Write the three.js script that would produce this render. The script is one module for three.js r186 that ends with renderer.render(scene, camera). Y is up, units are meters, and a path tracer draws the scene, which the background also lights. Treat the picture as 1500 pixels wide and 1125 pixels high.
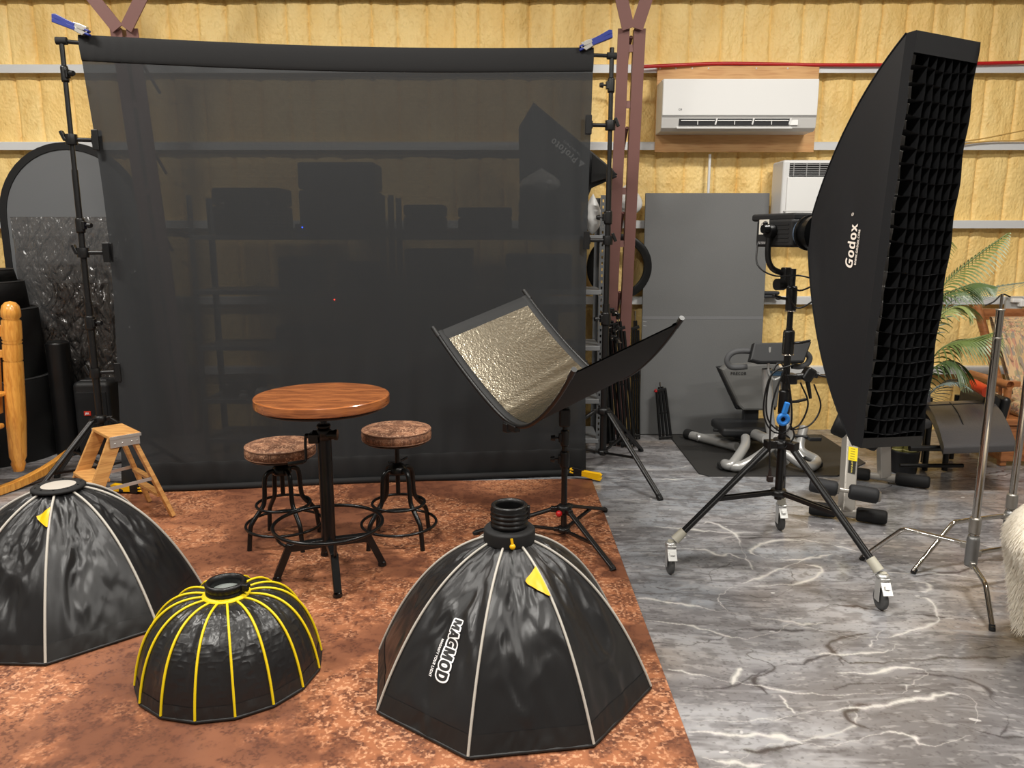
import * as THREE from 'three';
import { RoundedBoxGeometry } from 'three/addons/geometries/RoundedBoxGeometry.js';
import { mergeGeometries } from 'three/addons/utils/BufferGeometryUtils.js';
import { RectAreaLightUniformsLib } from 'three/addons/lights/RectAreaLightUniformsLib.js';

// ---------------------------------------------------------------- camera, light, exposure
const F = 1127, TILT = 10.7 * Math.PI / 180, EYE = 1.64;
const scene = new THREE.Scene();
scene.background = new THREE.Color(0x000000);
const camera = new THREE.PerspectiveCamera(2 * Math.atan(562.5 / F) * 180 / Math.PI, 1500 / 1125, 0.05, 60);
camera.position.set(0, EYE, 0);
camera.rotation.set(-TILT, 0, 0);
const renderer = new THREE.WebGLRenderer({ antialias: true });
renderer.toneMapping = THREE.LinearToneMapping;
renderer.toneMappingExposure = 1.28;
renderer.shadowMap.enabled = true;
RectAreaLightUniformsLib.init();
const LAMP_COLOR = new THREE.Color().setRGB(1.0, 0.965, 0.905);
const CEIL = 5.0;
// ceiling LED panels: [x, y, z, intensity]
const LAMPS = [[2.7, 4.5, -3.3, 150], [-3.6, 4.5, -3.5, 140], [-0.4, 4.5, -0.4, 150], [3.6, 4.5, 0.4, 110], [-4.2, 4.5, 0.4, 110], [-0.6, 4.5, -3.4, 90]];
const LAMP_W = 1.1, LAMP_D = 0.22;

// ---------------------------------------------------------------- helpers
const V = (x, y, z) => new THREE.Vector3(x, y, z);
function ray(px, py) {
  const x = (px - 750) / F, y = -(py - 562.5) / F, c = Math.cos(TILT), s = Math.sin(TILT);
  return V(x, y * c - s, -(c + y * s));
}
function G(px, py, Y = 0) { const r = ray(px, py); return V(0, EYE, 0).addScaledVector(r, (Y - EYE) / r.y); }   // on a level plane
function W(px, py, Z) { const r = ray(px, py); return V(0, EYE, 0).addScaledVector(r, Z / r.z); }               // on a plane parallel to the back wall
let seed = 7;
function rnd() { seed = (seed * 1664525 + 1013904223) >>> 0; return seed / 4294967296; }
const lerp = (a, b, t) => a + (b - a) * t, clamp = (x, a = 0, b = 1) => Math.min(b, Math.max(a, x));
const sm = (a, b, x) => { const t = clamp((x - a) / (b - a)); return t * t * (3 - 2 * t); };
const HT = new Float32Array(65536); { let s = 99; for (let i = 0; i < 65536; i++) { s = (s * 1664525 + 1013904223) >>> 0; HT[i] = s / 4294967296; } }
function vn(x, y) {
  const xi = Math.floor(x), yi = Math.floor(y), fx = x - xi, fy = y - yi, u = fx * fx * (3 - 2 * fx), v = fy * fy * (3 - 2 * fy);
  const h = (a, b) => HT[((a & 255) | ((b & 255) << 8))];
  const a = h(xi, yi), b = h(xi + 1, yi), c = h(xi, yi + 1), d = h(xi + 1, yi + 1);
  return a + (b - a) * u + (c - a) * v + (a - b - c + d) * u * v;
}
function fbm(x, y, o = 4) { let s = 0, a = 0.5, n = 0; for (let i = 0; i < o; i++) { s += a * vn(x, y); n += a; x = x * 2.03 + 17.3; y = y * 2.01 + 5.7; a *= 0.5; } return s / n; }
const ridged = (x, y, o = 3) => { let s = 0, a = 0.5, n = 0; for (let i = 0; i < o; i++) { s += a * (1 - Math.abs(2 * vn(x, y) - 1)); n += a; x = x * 2.1 + 9; y = y * 2.1 + 3; a *= 0.5; } return s / n; };

function canvas(w, h, paint) { const c = document.createElement('canvas'); c.width = w; c.height = h; paint(c.getContext('2d'), w, h); return c; }
function pixels(w, h, f, after) {
  return canvas(w, h, (g) => {
    const im = g.createImageData(w, h), d = im.data;
    for (let y = 0, i = 0; y < h; y++) for (let x = 0; x < w; x++, i += 4) { const c = f(x, y); d[i] = c[0]; d[i + 1] = c[1]; d[i + 2] = c[2]; d[i + 3] = 255; }
    g.putImageData(im, 0, 0);
    if (after) after(g, w, h);
  });
}
function tex(c, rx = 1, ry = 1, color = true, wrap = THREE.MirroredRepeatWrapping) {
  const t = new THREE.CanvasTexture(c); t.wrapS = t.wrapT = wrap; t.repeat.set(rx, ry);
  if (color) t.colorSpace = THREE.SRGBColorSpace;
  return t;
}
const mix3 = (a, b, t) => [a[0] + (b[0] - a[0]) * t, a[1] + (b[1] - a[1]) * t, a[2] + (b[2] - a[2]) * t];
const grey = (f) => (x, y) => { const v = clamp(f(x, y)) * 255; return [v, v, v]; };
function M(color, roughness = 0.6, metalness = 0, more = {}) {
  return new THREE.MeshPhysicalMaterial({ color, roughness, metalness, side: THREE.DoubleSide, ...more });
}

// geometry helpers; every piece becomes non-indexed with position, normal and uv in metres
function fix(g) {
  let n = g.index ? g.toNonIndexed() : g;
  for (const k of Object.keys(n.attributes)) if (!['position', 'normal', 'uv'].includes(k)) n.deleteAttribute(k);
  if (!n.attributes.normal) n.computeVertexNormals();
  if (!n.userData.keep) {
    const p = n.attributes.position, q = n.attributes.normal, uv = new Float32Array(p.count * 2);
    for (let i = 0; i < p.count; i++) {
      const ax = Math.abs(q.getX(i)), ay = Math.abs(q.getY(i)), az = Math.abs(q.getZ(i));
      let u, v;
      if (ay >= ax && ay >= az) { u = p.getX(i); v = p.getZ(i); } else if (ax >= az) { u = p.getZ(i); v = p.getY(i); } else { u = p.getX(i); v = p.getY(i); }
      uv[2 * i] = u; uv[2 * i + 1] = v;
    }
    n.setAttribute('uv', new THREE.BufferAttribute(uv, 2));
  }
  return n;
}
const keep = (g) => { const n = g.index ? g.toNonIndexed() : g; n.userData.keep = true; return n; };
function obj(name, geo, material, parent = scene) {
  const list = (Array.isArray(geo) ? geo : [geo]).map(fix);
  const m = new THREE.Mesh(list.length > 1 ? mergeGeometries(list) : list[0], material);
  m.name = parent === scene ? numbered(name) : name; m.castShadow = m.receiveShadow = true; parent.add(m);
  return m;
}
const taken = {};
function numbered(n) { const k = taken[n] ?? 0; taken[n] = k + 1; return k ? `${n}_${String(k).padStart(3, '0')}` : n; }
function tag(o, label, category, group) { o.userData.label = label; o.userData.category = category; if (group) o.userData.group = group; return o; }
function thing(name, label, category, p = V(0, 0, 0), turn = 0, group) {
  const o = new THREE.Group(); o.name = numbered(name); o.position.copy(p); o.rotation.y = turn; scene.add(o);
  return tag(o, label, category, group);
}
function struct(name, geo, material) { const o = obj(name, geo, material); o.userData.kind = 'structure'; return o; }
function at(g, x = 0, y = 0, z = 0, rx = 0, ry = 0, rz = 0) {
  g.applyMatrix4(new THREE.Matrix4().compose(V(x, y, z), new THREE.Quaternion().setFromEuler(new THREE.Euler(rx, ry, rz)), V(1, 1, 1))); return g;
}
const box = (w, h, d, x = 0, y = 0, z = 0, rx = 0, ry = 0, rz = 0) => at(new THREE.BoxGeometry(w, h, d), x, y, z, rx, ry, rz);
const rbox = (w, h, d, r, x = 0, y = 0, z = 0, rx = 0, ry = 0, rz = 0, s = 2) => at(new RoundedBoxGeometry(w, h, d, s, Math.min(r, w / 2.01, h / 2.01, d / 2.01)), x, y, z, rx, ry, rz);
const UPV = V(0, 1, 0);
function rod(a, b, r, r2 = r, seg = 14) {
  const d = b.clone().sub(a), g = new THREE.CylinderGeometry(r2, r, d.length(), seg, 1);
  g.applyQuaternion(new THREE.Quaternion().setFromUnitVectors(UPV, d.clone().normalize()));
  const m = a.clone().add(b).multiplyScalar(0.5); g.translate(m.x, m.y, m.z); return g;
}
// square bar between two points, w across and h high
function bar(a, b, w, h, up = UPV) {
  const d = b.clone().sub(a), L = d.length(), z = d.clone().normalize(), x = new THREE.Vector3().crossVectors(up, z).normalize(), y = new THREE.Vector3().crossVectors(z, x);
  const g = new RoundedBoxGeometry(w, h, L, 1, Math.min(w, h) * 0.12), m = new THREE.Matrix4().makeBasis(x, y, z);
  m.setPosition(a.clone().add(b).multiplyScalar(0.5)); g.applyMatrix4(m); return g;
}
const tube = (pts, r, seg = 24, rad = 8, closed = false, tension = 0.5) => new THREE.TubeGeometry(new THREE.CatmullRomCurve3(pts, closed, 'catmullrom', tension), seg, r, rad, closed);
const lathe = (prof, seg = 32, x = 0, y = 0, z = 0) => { const g = new THREE.LatheGeometry(prof.map(([a, b]) => new THREE.Vector2(a, b)), seg); g.translate(x, y, z); return g; };
const ringg = (R, r, x = 0, y = 0, z = 0, seg = 40, rad = 8) => at(new THREE.TorusGeometry(R, r, rad, seg), x, y, z, Math.PI / 2);
// parametric sheet; f(u, v) -> Vector3, uv = [u*su, v*sv]
function sheet(f, nu, nv, su = 1, sv = 1) {
  const pos = [], uv = [], idx = [];
  for (let j = 0; j <= nv; j++) for (let i = 0; i <= nu; i++) { const p = f(i / nu, j / nv); pos.push(p.x, p.y, p.z); uv.push(i / nu * su, j / nv * sv); }
  for (let j = 0; j < nv; j++) for (let i = 0; i < nu; i++) { const a = j * (nu + 1) + i, b = a + 1, c = a + nu + 1, d = c + 1; idx.push(a, b, d, a, d, c); }
  const g = new THREE.BufferGeometry();
  g.setAttribute('position', new THREE.Float32BufferAttribute(pos, 3)); g.setAttribute('uv', new THREE.Float32BufferAttribute(uv, 2)); g.setIndex(idx); g.computeVertexNormals();
  return keep(g);
}
function extrude(pts, depth, bevel = 0.004, holes = []) {
  const s = new THREE.Shape(pts.map(([x, y]) => new THREE.Vector2(x, y)));
  for (const h of holes) s.holes.push(new THREE.Path(h.map(([x, y]) => new THREE.Vector2(x, y))));
  return new THREE.ExtrudeGeometry(s, { depth, bevelEnabled: bevel > 0, bevelSize: bevel, bevelThickness: bevel, bevelSegments: 2, curveSegments: 12 });
}
// lettering on a transparent ground
function print(w, h, paint) { const t = tex(canvas(w, h, paint), 1, 1, true, THREE.ClampToEdgeWrapping); return M(0xffffff, 0.6, 0, { map: t, transparent: true, alphaTest: 0.4 }); }
function label(name, w, h, material, parent, p, rot = [0, 0, 0]) { return obj(name, keep(at(new THREE.PlaneGeometry(w, h), p.x, p.y, p.z, ...rot)), material, parent); }

// ---------------------------------------------------------------- materials
const foamBump = tex(pixels(512, 512, grey((x, y) => 0.55 * fbm(x / 40, y / 40, 4) + 0.45 * fbm(x / 9, y / 14, 2))), 1 / 0.8, 1 / 0.8, false);
const foamMap = tex(pixels(512, 512, (x, y) => {
  const n = fbm(x / 90, y / 160, 4), q = fbm(x / 12, y / 30, 3);
  return mix3(mix3([240, 200, 120], [250, 220, 150], clamp(n * 1.6 - 0.3)), [224, 180, 102], clamp((q - 0.55) * 1.4));
}), 1 / 1.6, 1 / 1.6);
const woodTex = (light, dark, scale, rings = 1, upright = false) => pixels(512, 512, (x, y) => {
  if (upright) [x, y] = [y, x];
  const w = fbm(x / 120, y / 24, 3) * 4, g = fbm(x / 90, y / 2.2, 3), r = 0.5 + 0.5 * Math.sin((y / 30 * rings + w) * 2.2);
  return mix3(light, dark, clamp(0.55 * r * g * 1.5 + 0.35 * (g - 0.25)));
});
const MAT = {
  foam: M(0xffffff, 0.55, 0, { map: foamMap, bumpMap: foamBump, bumpScale: 0.012 }),
  groove: M(0xe6b868, 0.8),
  plaster: M(0x9c9a96, 0.8),
  galv: M(0xdddfe0, 0.4, 0.2),
  redsteel: M(0x7b5650, 0.5, 0.05),
  black: M(0x0c0c0d, 0.38),
  blackSatin: M(0x111213, 0.3, 0.2),
  blackMatte: M(0x0e0e0f, 0.75),
  rubber: M(0x161616, 0.85),
  chrome: M(0xc4bfb8, 0.12, 1),
  steel: M(0xa9a59e, 0.35, 0.8),
  alu: M(0xd2d2cf, 0.35, 0.7),
  white: M(0xe8e8e6, 0.35),
  offwhite: M(0xd6d6d4, 0.45),
  darkslot: M(0x1a1a1c, 0.7),
  red: M(0xb81a1c, 0.35),
  yellow: M(0xf0b800, 0.4),
  blue: M(0x1f2d78, 0.35),
};

// ---------------------------------------------------------------- room
const WZ = -6.54;                                   // face of the back wall
const girtY = [3.52, 2.965, 2.375, 1.755, 1.13, 0.535];
// floor: poured epoxy with marbled veins; the vein paths follow those in the photograph
{
  const X0 = 0.4, Z0 = -6.6, SX = 4, SZ = 4.6, N = 2048;
  const c8 = (x, y) => G(900 + x / 2.5, 780 + y / 2.5), c6 = (x, y) => G(960 + x / 4.1667, 680 + y / 4.1667);
  const white8 = [[90, 240, 200, 255, 300, 270, 400, 290, 520, 312, 640, 325, 700, 335, 760, 330], [120, 325, 250, 335, 330, 355, 420, 378, 480, 388, 560, 375, 610, 360, 630, 335, 700, 345, 780, 365, 860, 382, 940, 385, 1020, 380, 1100, 355, 1180, 330, 1185, 310, 1170, 270, 1150, 245, 1110, 235],
    [415, 290, 400, 270, 380, 245, 400, 220, 450, 195, 530, 165, 600, 135, 680, 105, 740, 90, 800, 80], [890, 68, 800, 45, 700, 28, 600, 30, 530, 45, 500, 70, 540, 90, 620, 100, 700, 95, 780, 66],
    [200, 500, 330, 525, 430, 545, 520, 560, 640, 585, 800, 592, 950, 588, 1060, 585, 1080, 555, 1130, 530, 1140, 510, 1100, 498, 1030, 495, 960, 512, 820, 518], [270, 690, 400, 688, 560, 685, 650, 675, 720, 655, 830, 645, 950, 635, 1080, 615, 1180, 598, 1250, 590, 1300, 605, 1330, 650, 1325, 700],
    [280, 728, 400, 735, 520, 742, 600, 745, 650, 762, 720, 775, 800, 778, 880, 760, 960, 735, 1040, 735, 1100, 750, 1125, 778, 1200, 775, 1300, 745], [320, 825, 400, 835, 480, 850, 560, 855], [480, 195, 640, 190, 720, 175, 760, 140, 740, 122, 690, 118],
    [935, 415, 960, 385, 985, 360], [740, 445, 900, 445, 1000, 435, 1030, 410], [610, 600, 640, 640, 670, 665], [1050, 180, 1130, 185, 1158, 195, 1130, 215, 1020, 220], [435, 555, 455, 515, 465, 490]];
  const white6 = [[0, 380, 200, 395, 400, 415, 600, 420, 800, 410, 940, 385, 900, 350, 800, 330], [290, 310, 400, 330, 520, 345, 650, 330], [150, 400, 220, 440, 330, 450, 400, 455, 480, 435], [120, 515, 300, 520, 400, 560, 440, 545, 520, 575, 560, 580], [220, 385, 330, 355, 420, 390, 500, 440, 540, 540, 590, 640], [0, 90, 120, 92, 280, 85], [60, 270, 200, 295, 300, 315]];
  const dark8 = [[460, 420, 510, 430, 490, 455, 570, 480, 575, 510, 520, 535, 515, 555, 560, 585], [650, 140, 655, 170, 640, 205, 600, 235, 540, 238, 480, 225], [840, 485, 820, 455, 790, 430, 790, 410, 830, 390, 930, 365], [830, 465, 880, 480, 1000, 475, 1200, 460, 1450, 455], [930, 630, 880, 640, 850, 660, 870, 695, 940, 725], [480, 800, 600, 795, 700, 775], [350, 175, 355, 145, 400, 125, 440, 105], [150, 200, 320, 240, 640, 290, 820, 265, 1000, 290, 1300, 320], [850, 180, 880, 165, 960, 172]];
  const map = pixels(N, N, (x, y) => {
    const u = X0 + x / N * SX, w = Z0 + y / N * SZ, ww = w + 0.12 * fbm(u * 2, w * 2, 2);
    const s = fbm(u * 1.3 + 3, ww * 7, 4), b = fbm(u * 0.9 + 11, ww * 1.6, 3), f = fbm(u * 5, ww * 38, 3), t = fbm(u * 1.1 + 31, ww * 2.2 + 7, 3);
    let c = mix3([158, 157, 159], [114, 111, 112], sm(0.35, 0.72, s));
    c = mix3(c, [146, 131, 119], 0.7 * sm(0.46, 0.66, b)); c = mix3(c, [146, 153, 161], 0.55 * sm(0.5, 0.7, t)); c = mix3(c, [76, 72, 73], 0.5 * sm(0.58, 0.82, f)); c = mix3(c, [100, 97, 98], 0.55 * sm(0.45, 0.7, fbm(u * 14 + 3, ww * 22, 4)));
    c = mix3(c, [168, 165, 163], 0.55 * sm(0.6, 0.8, fbm(u * 22 + 8, ww * 60, 3))); c = mix3(c, [70, 67, 67], 0.35 * sm(0.6, 0.8, fbm(u * 60 + 2, ww * 90, 3)));
    return mix3(c, [172, 171, 172], 0.5 * sm(0.66, 0.85, fbm(u * 3 + 50, ww * 26 + 9, 3)));
  }, (g) => {
    g.lineCap = g.lineJoin = 'round';
    const stroke = (pts, rgb, width, seedN) => {
      const q = pts.map((p) => V((p.x - X0) / SX * N, 0, (p.z - Z0) / SZ * N)), cv = new THREE.CatmullRomCurve3(q, false, 'catmullrom', 0.5), n = Math.max(24, Math.round(cv.getLength() / 5));
      for (const [k, al] of [[2.0, 0.10], [1.0, 0.30], [0.45, 0.42]]) {
        let last = null;
        for (let i = 0; i <= n; i++) {
          const p = cv.getPoint(i / n), e = fbm(seedN * 7 + i * 0.45, 2, 3), lo = fbm(seedN * 3 + i * 0.05, 6, 2); p.x += (fbm(seedN + i * 0.3, 4, 3) - 0.5) * 12; p.z += (fbm(seedN + i * 0.3, 9, 3) - 0.5) * 12;
          if (last) { g.strokeStyle = `rgba(${rgb},${al * (0.3 + 1.1 * lo)})`; g.lineWidth = Math.max(1, width * k * (0.15 + 1.1 * e) * (0.35 + 1.3 * sm(0.3, 0.75, lo)) * Math.min(1, 0.3 + i / n * 8, 0.3 + (1 - i / n) * 8)); g.beginPath(); g.moveTo(last.x, last.z); g.lineTo(p.x, p.z); g.stroke(); }
          last = p;
        }
      }
    };
    const pairs = (a, f) => { const o = []; for (let i = 0; i < a.length; i += 2) o.push(f(a[i], a[i + 1])); return o; };
    for (let k = 0; k < 60; k++) {                                   // finer veins between the traced ones
      const x = X0 + rnd() * SX, z = Z0 + rnd() * SZ, pts = []; let a = rnd() * 0.8 - 0.4, px = x, pz = z;
      for (let i = 0; i < 7; i++) { pts.push(V(px, 0, pz)); px += Math.cos(a) * 0.16; pz += Math.sin(a) * 0.1; a += (rnd() - 0.5) * 1.6; }
      stroke(pts, rnd() < 0.6 ? '188,185,181' : '70,66,67', 3 + rnd() * 3, 40 + k);
    }
    dark8.forEach((a, k) => stroke(pairs(a, c8), '70,64,63', 7, 100 + k));
    white6.forEach((a, k) => stroke(pairs(a, c6), '208,205,200', 7, 200 + k));
    white8.forEach((a, k) => stroke(pairs(a, c8), '206,202,196', 6.5, 300 + k));
    for (let k = 0; k < 160; k++) { g.fillStyle = `rgba(225,222,218,${0.2 + 0.5 * rnd()})`; g.beginPath(); g.ellipse(rnd() * N, rnd() * N, 2 + rnd() * 9, 1 + rnd() * 4, rnd() * 0.6 - 0.3, 0, 7); g.fill(); }
  });
  const bump = tex(pixels(512, 512, grey((x, y) => fbm(x / 60, y / 30, 3))), 1, 1, false);
  const g = box(15, 0.2, 13, 0, -0.1, -0.9), n = keep(g), p = n.attributes.position, uv = n.attributes.uv;
  for (let i = 0; i < p.count; i++) uv.setXY(i, (p.getX(i) - X0) / SX, 1 - (p.getZ(i) - Z0) / SZ);
  struct('floor', n, M(0xffffff, 0.17, 0, { map: tex(map), bumpMap: bump, bumpScale: 0.002 }));
}
// back wall: backing, sprayed foam strips between grooves, horizontal steel girts
{
  const wall = new THREE.Group(); wall.name = 'wall_back'; wall.userData = { kind: 'structure', label: 'yellow spray foam wall with horizontal steel girts', category: 'wall' }; scene.add(wall);
  obj('backing', box(15, CEIL, 0.2, 0, CEIL / 2, WZ - 0.135), MAT.groove, wall);
  const tops = [CEIL, ...girtY], cols = []; let x = -4.75;
  while (x < 5.2) { const w = 0.17 + 0.09 * HT[(cols.length * 37 + 5) & 65535]; cols.push([x, w]); x += w; }
  for (let r = 0; r < tops.length; r++) {
    const y1 = tops[r], y0 = r + 1 < tops.length ? tops[r + 1] : 0.0;
    cols.forEach(([cx, w], k) => {
      const nu = 14, nv = r ? 12 : 20, rough = y1 > 3.2 ? 1.7 : 1;
      const edge = (j, Y) => (fbm(j * 5.3 + 3, Y * 2.4, 2) - 0.5) * 0.012;                // both neighbours share this seam line
      const g = sheet((u, v) => {
        const Y = lerp(y0, y1, v), X = cx + w * u + lerp(edge(k, Y), edge(k + 1, Y), u), e = Math.pow(Math.abs(2 * u - 1), 9), m = Math.exp(-Math.pow((u - 0.62) * w / 0.009, 2)) * (k % 2);
        return V(X, Y, WZ + 0.034 * (fbm(X * 6, Y * 3, 3) - 0.5) * rough - 0.019 * e + 0.004 * m);
      }, nu, nv, w, y1 - y0);
      const uv = g.attributes.uv; for (let i = 0; i < uv.count; i++) uv.setXY(i, uv.getX(i) + cx, uv.getY(i) + y0);
      obj('foam_strip', g, MAT.foam, wall);
    });
  }
  for (const y of girtY) {
    const prof = [[-0.02, 0.032], [0.072, 0.032], [0.076, 0.028], [0.076, -0.03], [0.064, -0.03], [0.064, 0.02], [-0.02, 0.02]];
    const g = extrude(prof, 15, 0.001); g.rotateY(-Math.PI / 2); g.translate(7.5, y, WZ); // profile x -> z
    obj('girt', g, MAT.galv, wall);
  }
}
struct('wall_left', box(0.2, CEIL, 13, -7.6, CEIL / 2, -0.9), MAT.plaster);
struct('wall_right', box(0.2, CEIL, 13, 7.6, CEIL / 2, -0.9), MAT.plaster);
struct('wall_front', box(15, CEIL, 0.2, 0, CEIL / 2, 5.5), MAT.plaster);
struct('ceiling', box(15.4, 0.2, 13, 0, CEIL + 0.1, -0.9), M(0xcfc8b8, 0.8));
// ceiling lamps
LAMPS.forEach(([x, y, z, power], i) => {
  const t = thing('ceiling_lamp', 'long white LED batten lamp hung under the ceiling', 'lamp', V(x, y, z), 0, 'ceiling lamps');
  obj('housing', rbox(LAMP_W + 0.06, 0.07, LAMP_D + 0.06, 0.015, 0, 0.045, 0), MAT.white, t);
  obj('diffuser', box(LAMP_W, 0.006, LAMP_D, 0, 0.005, 0), M(0xffffff, 0.5, 0, { emissive: LAMP_COLOR, emissiveIntensity: 3 }), t);
  for (const x of [-0.4, 0.4]) obj('hanger', rod(V(x, 0.08, 0), V(x, CEIL - t.position.y, 0), 0.004), MAT.steel, t);
  const l = new THREE.RectAreaLight(LAMP_COLOR, power, LAMP_W, LAMP_D); l.position.set(0, -0.004, 0); l.rotation.x = -Math.PI / 2; l.castShadow = true; t.add(l);
});
// rust red tapered steel columns with lattice
function column(X, label, fan) {
  const t = thing('steel_column', label, 'column', V(X, 0, 0), 0, undefined);
  const top = V(0, 3.13, -5.93), bot = V(0, 0, -6.36), front = (y) => bot.clone().lerp(top, y / 3.13);
  for (const s of [-1, 1]) obj('chord_angle', [bar(front(0).add(V(s * 0.058, 0, 0)), front(3.13).add(V(s * 0.058, 0, 0)), 0.085, 0.012, V(0, 0, 1)), bar(front(0).add(V(s * 0.022, 0, -0.035)), front(3.13).add(V(s * 0.022, 0, -0.035)), 0.01, 0.07, V(0, 0, 1))], MAT.redsteel, t);
  for (const s of [-1, 1]) obj('rear_chord', bar(V(s * 0.045 - 0.02, 0, -6.45), V(s * 0.045 - 0.02, CEIL, -6.45), 0.05, 0.05), MAT.redsteel, t);
  for (let k = 0; k < 5; k++) { const y = 0.3 + k * 0.62, a = front(y), b = front(y + 0.3); obj('lattice_bar', rod(k % 2 ? V(0, y, -6.44) : b.add(V(0, 0, -0.02)), k % 2 ? b.add(V(0, 0, -0.02)) : V(0, y, -6.44), 0.012), MAT.redsteel, t); }
  for (const y of [0.95, 1.6, 2.0, 2.62, 3.0]) { const p = front(y); obj('batten_plate', box(0.03, 0.05, 0.02, p.x, p.y, p.z - 0.01), MAT.redsteel, t); }
  for (const s of [-1, 1]) obj('knee_brace', [bar(V(s * 0.03, 3.12, -5.90), V(s * fan, 4.4, -5.7), 0.09, 0.012, V(0, 0, 1)), bar(V(s * 0.03, 3.12, -5.94), V(s * fan, 4.4, -5.74), 0.012, 0.07, V(0, 0, 1))], MAT.redsteel, t);
  return t;
}
column(0.865, 'rust red steel column beside the air conditioner', 0.42);
column(-2.8, 'rust red steel column partly behind the black curtain', 0.95);

// ---------------------------------------------------------------- copper brown floor mat
const matMap = tex(pixels(2048, 2048, (x, y) => {
  const X = x / 2048 * 3.3, Y = y / 2048 * 3.3;
  const a = fbm(X * 3.4, Y * 3.8, 6), b = fbm(X * 24 + 4, Y * 27, 4), c = fbm(X * 110, Y * 120, 3), d = fbm(X * 1.5 + 20, Y * 1.7 + 3, 4);
  let k = mix3([160, 101, 68], [122, 75, 51], sm(0.3, 0.7, b)); k = mix3(k, [96, 58, 42], 0.7 * sm(0.47, 0.66, a)); k = mix3(k, [186, 126, 90], 0.45 * sm(0.45, 0.7, d));
  k = mix3(k, [84, 49, 36], 0.75 * sm(0.46, 0.7, c) * sm(0.36, 0.6, b)); return mix3(k, [220, 166, 128], 0.75 * sm(0.52, 0.72, fbm(X * 95 + 9, Y * 105, 3)) * sm(0.66, 0.4, a));
}), 1 / 3.3, 1 / 3.3);
{
  const pts = [[-2.60, -4.95], [0.55, -5.12], [0.60, -1.2], [-2.72, -1.2]], g = extrude(pts.map(([x, z]) => [x, -z]), 0.004, 0.001); g.rotateX(-Math.PI / 2); g.translate(0, 0.001, 0);
  tag(obj('backdrop_mat', g, M(0xffffff, 0.42, 0, { map: matMap })), 'copper brown mottled backdrop mat on the floor under the table', 'mat');
}

// ---------------------------------------------------------------- black sheer curtain on its two stands
const CA = V(-2.568, 0, -4.858), CB = V(0.525, 0, -5.264), CD = CB.clone().sub(CA).normalize(), CN = V(-CD.z, 0, CD.x), CW = CB.distanceTo(CA);
const onCurtain = (u, y, off = 0) => CA.clone().addScaledVector(CD, u * CW).addScaledVector(CN, off).setY(y);
const curtainTop = (u) => 2.825 - 0.03 * Math.sin(Math.PI * u) + 0.022 * u;
{
  const t = thing('backdrop_curtain', 'sheer black fabric curtain stretched between two stands', 'curtain');
  const weave = pixels(512, 512, grey((x, y) => 0.5 + 0.25 * fbm(x / 3, y / 200, 2) + 0.25 * fbm(x / 160, y / 3, 2)));
  const cloth = M(0x202224, 0.85, 0, { transparent: true, opacity: 0.95, bumpMap: tex(weave, 1, 1, false), bumpScale: 0.001 }), dense = M(0x0f0f10, 0.85);
  const fold = (u, y) => {
    const el = Math.exp(-u * 7), er = Math.exp(-(1 - u) * 14), lo = sm(1.2, 0.1, y);
    return (1 - sm(2.4, 2.7, y)) * (0.02 * el * Math.sin(u * 60 + y * 2.5) + 0.012 * er * Math.sin(u * 110 + y * 1.4) + lo * 0.01 * Math.sin(u * 95 + 3 * fbm(u * 20, y * 2, 2)) * fbm(u * 8, 3, 2) * 1.6 + 0.01 * (fbm(u * 9, y * 1.1, 2) - 0.5));
  };
  const inset = (u, y) => u + (0.018 * Math.sin(Math.PI * clamp(y / 2.8)) * (1 - u)) - 0.006 * Math.sin(Math.PI * clamp(y / 2.8)) * u;
  const P = (u, y) => onCurtain(inset(u, y), y, fold(u, y));
  obj('cloth', sheet((u, v) => P(u, lerp(0.17, curtainTop(u) - 0.14, v)), 260, 60, 3.1, 2.7), cloth, t);
  obj('top_sleeve', sheet((u, v) => { const a = v * Math.PI * 2, y = curtainTop(u) - 0.072 + 0.074 * Math.cos(a); return P(u, y).addScaledVector(CN, 0.014 * Math.sin(a) * (1 + 0.2 * Math.sin(u * 300) * Math.exp(-u * 8))); }, 200, 16, 3.1, 0.3), dense, t);
  obj('bottom_hem', sheet((u, v) => { const a = v * Math.PI * 2, y = 0.093 + 0.092 * Math.cos(a); return P(u, y).addScaledVector(CN, (0.012 + 0.004 * Math.sin(u * 130)) * Math.sin(a)); }, 260, 16, 3.1, 0.3), dense, t);
  obj('bottom_pole', tube([0, 0.2, 0.45, 0.7, 1].map((u) => onCurtain(u * 0.985, 0.024, 0.045 + 0.008 * Math.sin(u * 9))), 0.022, 80, 10), dense, t);
}
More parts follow.
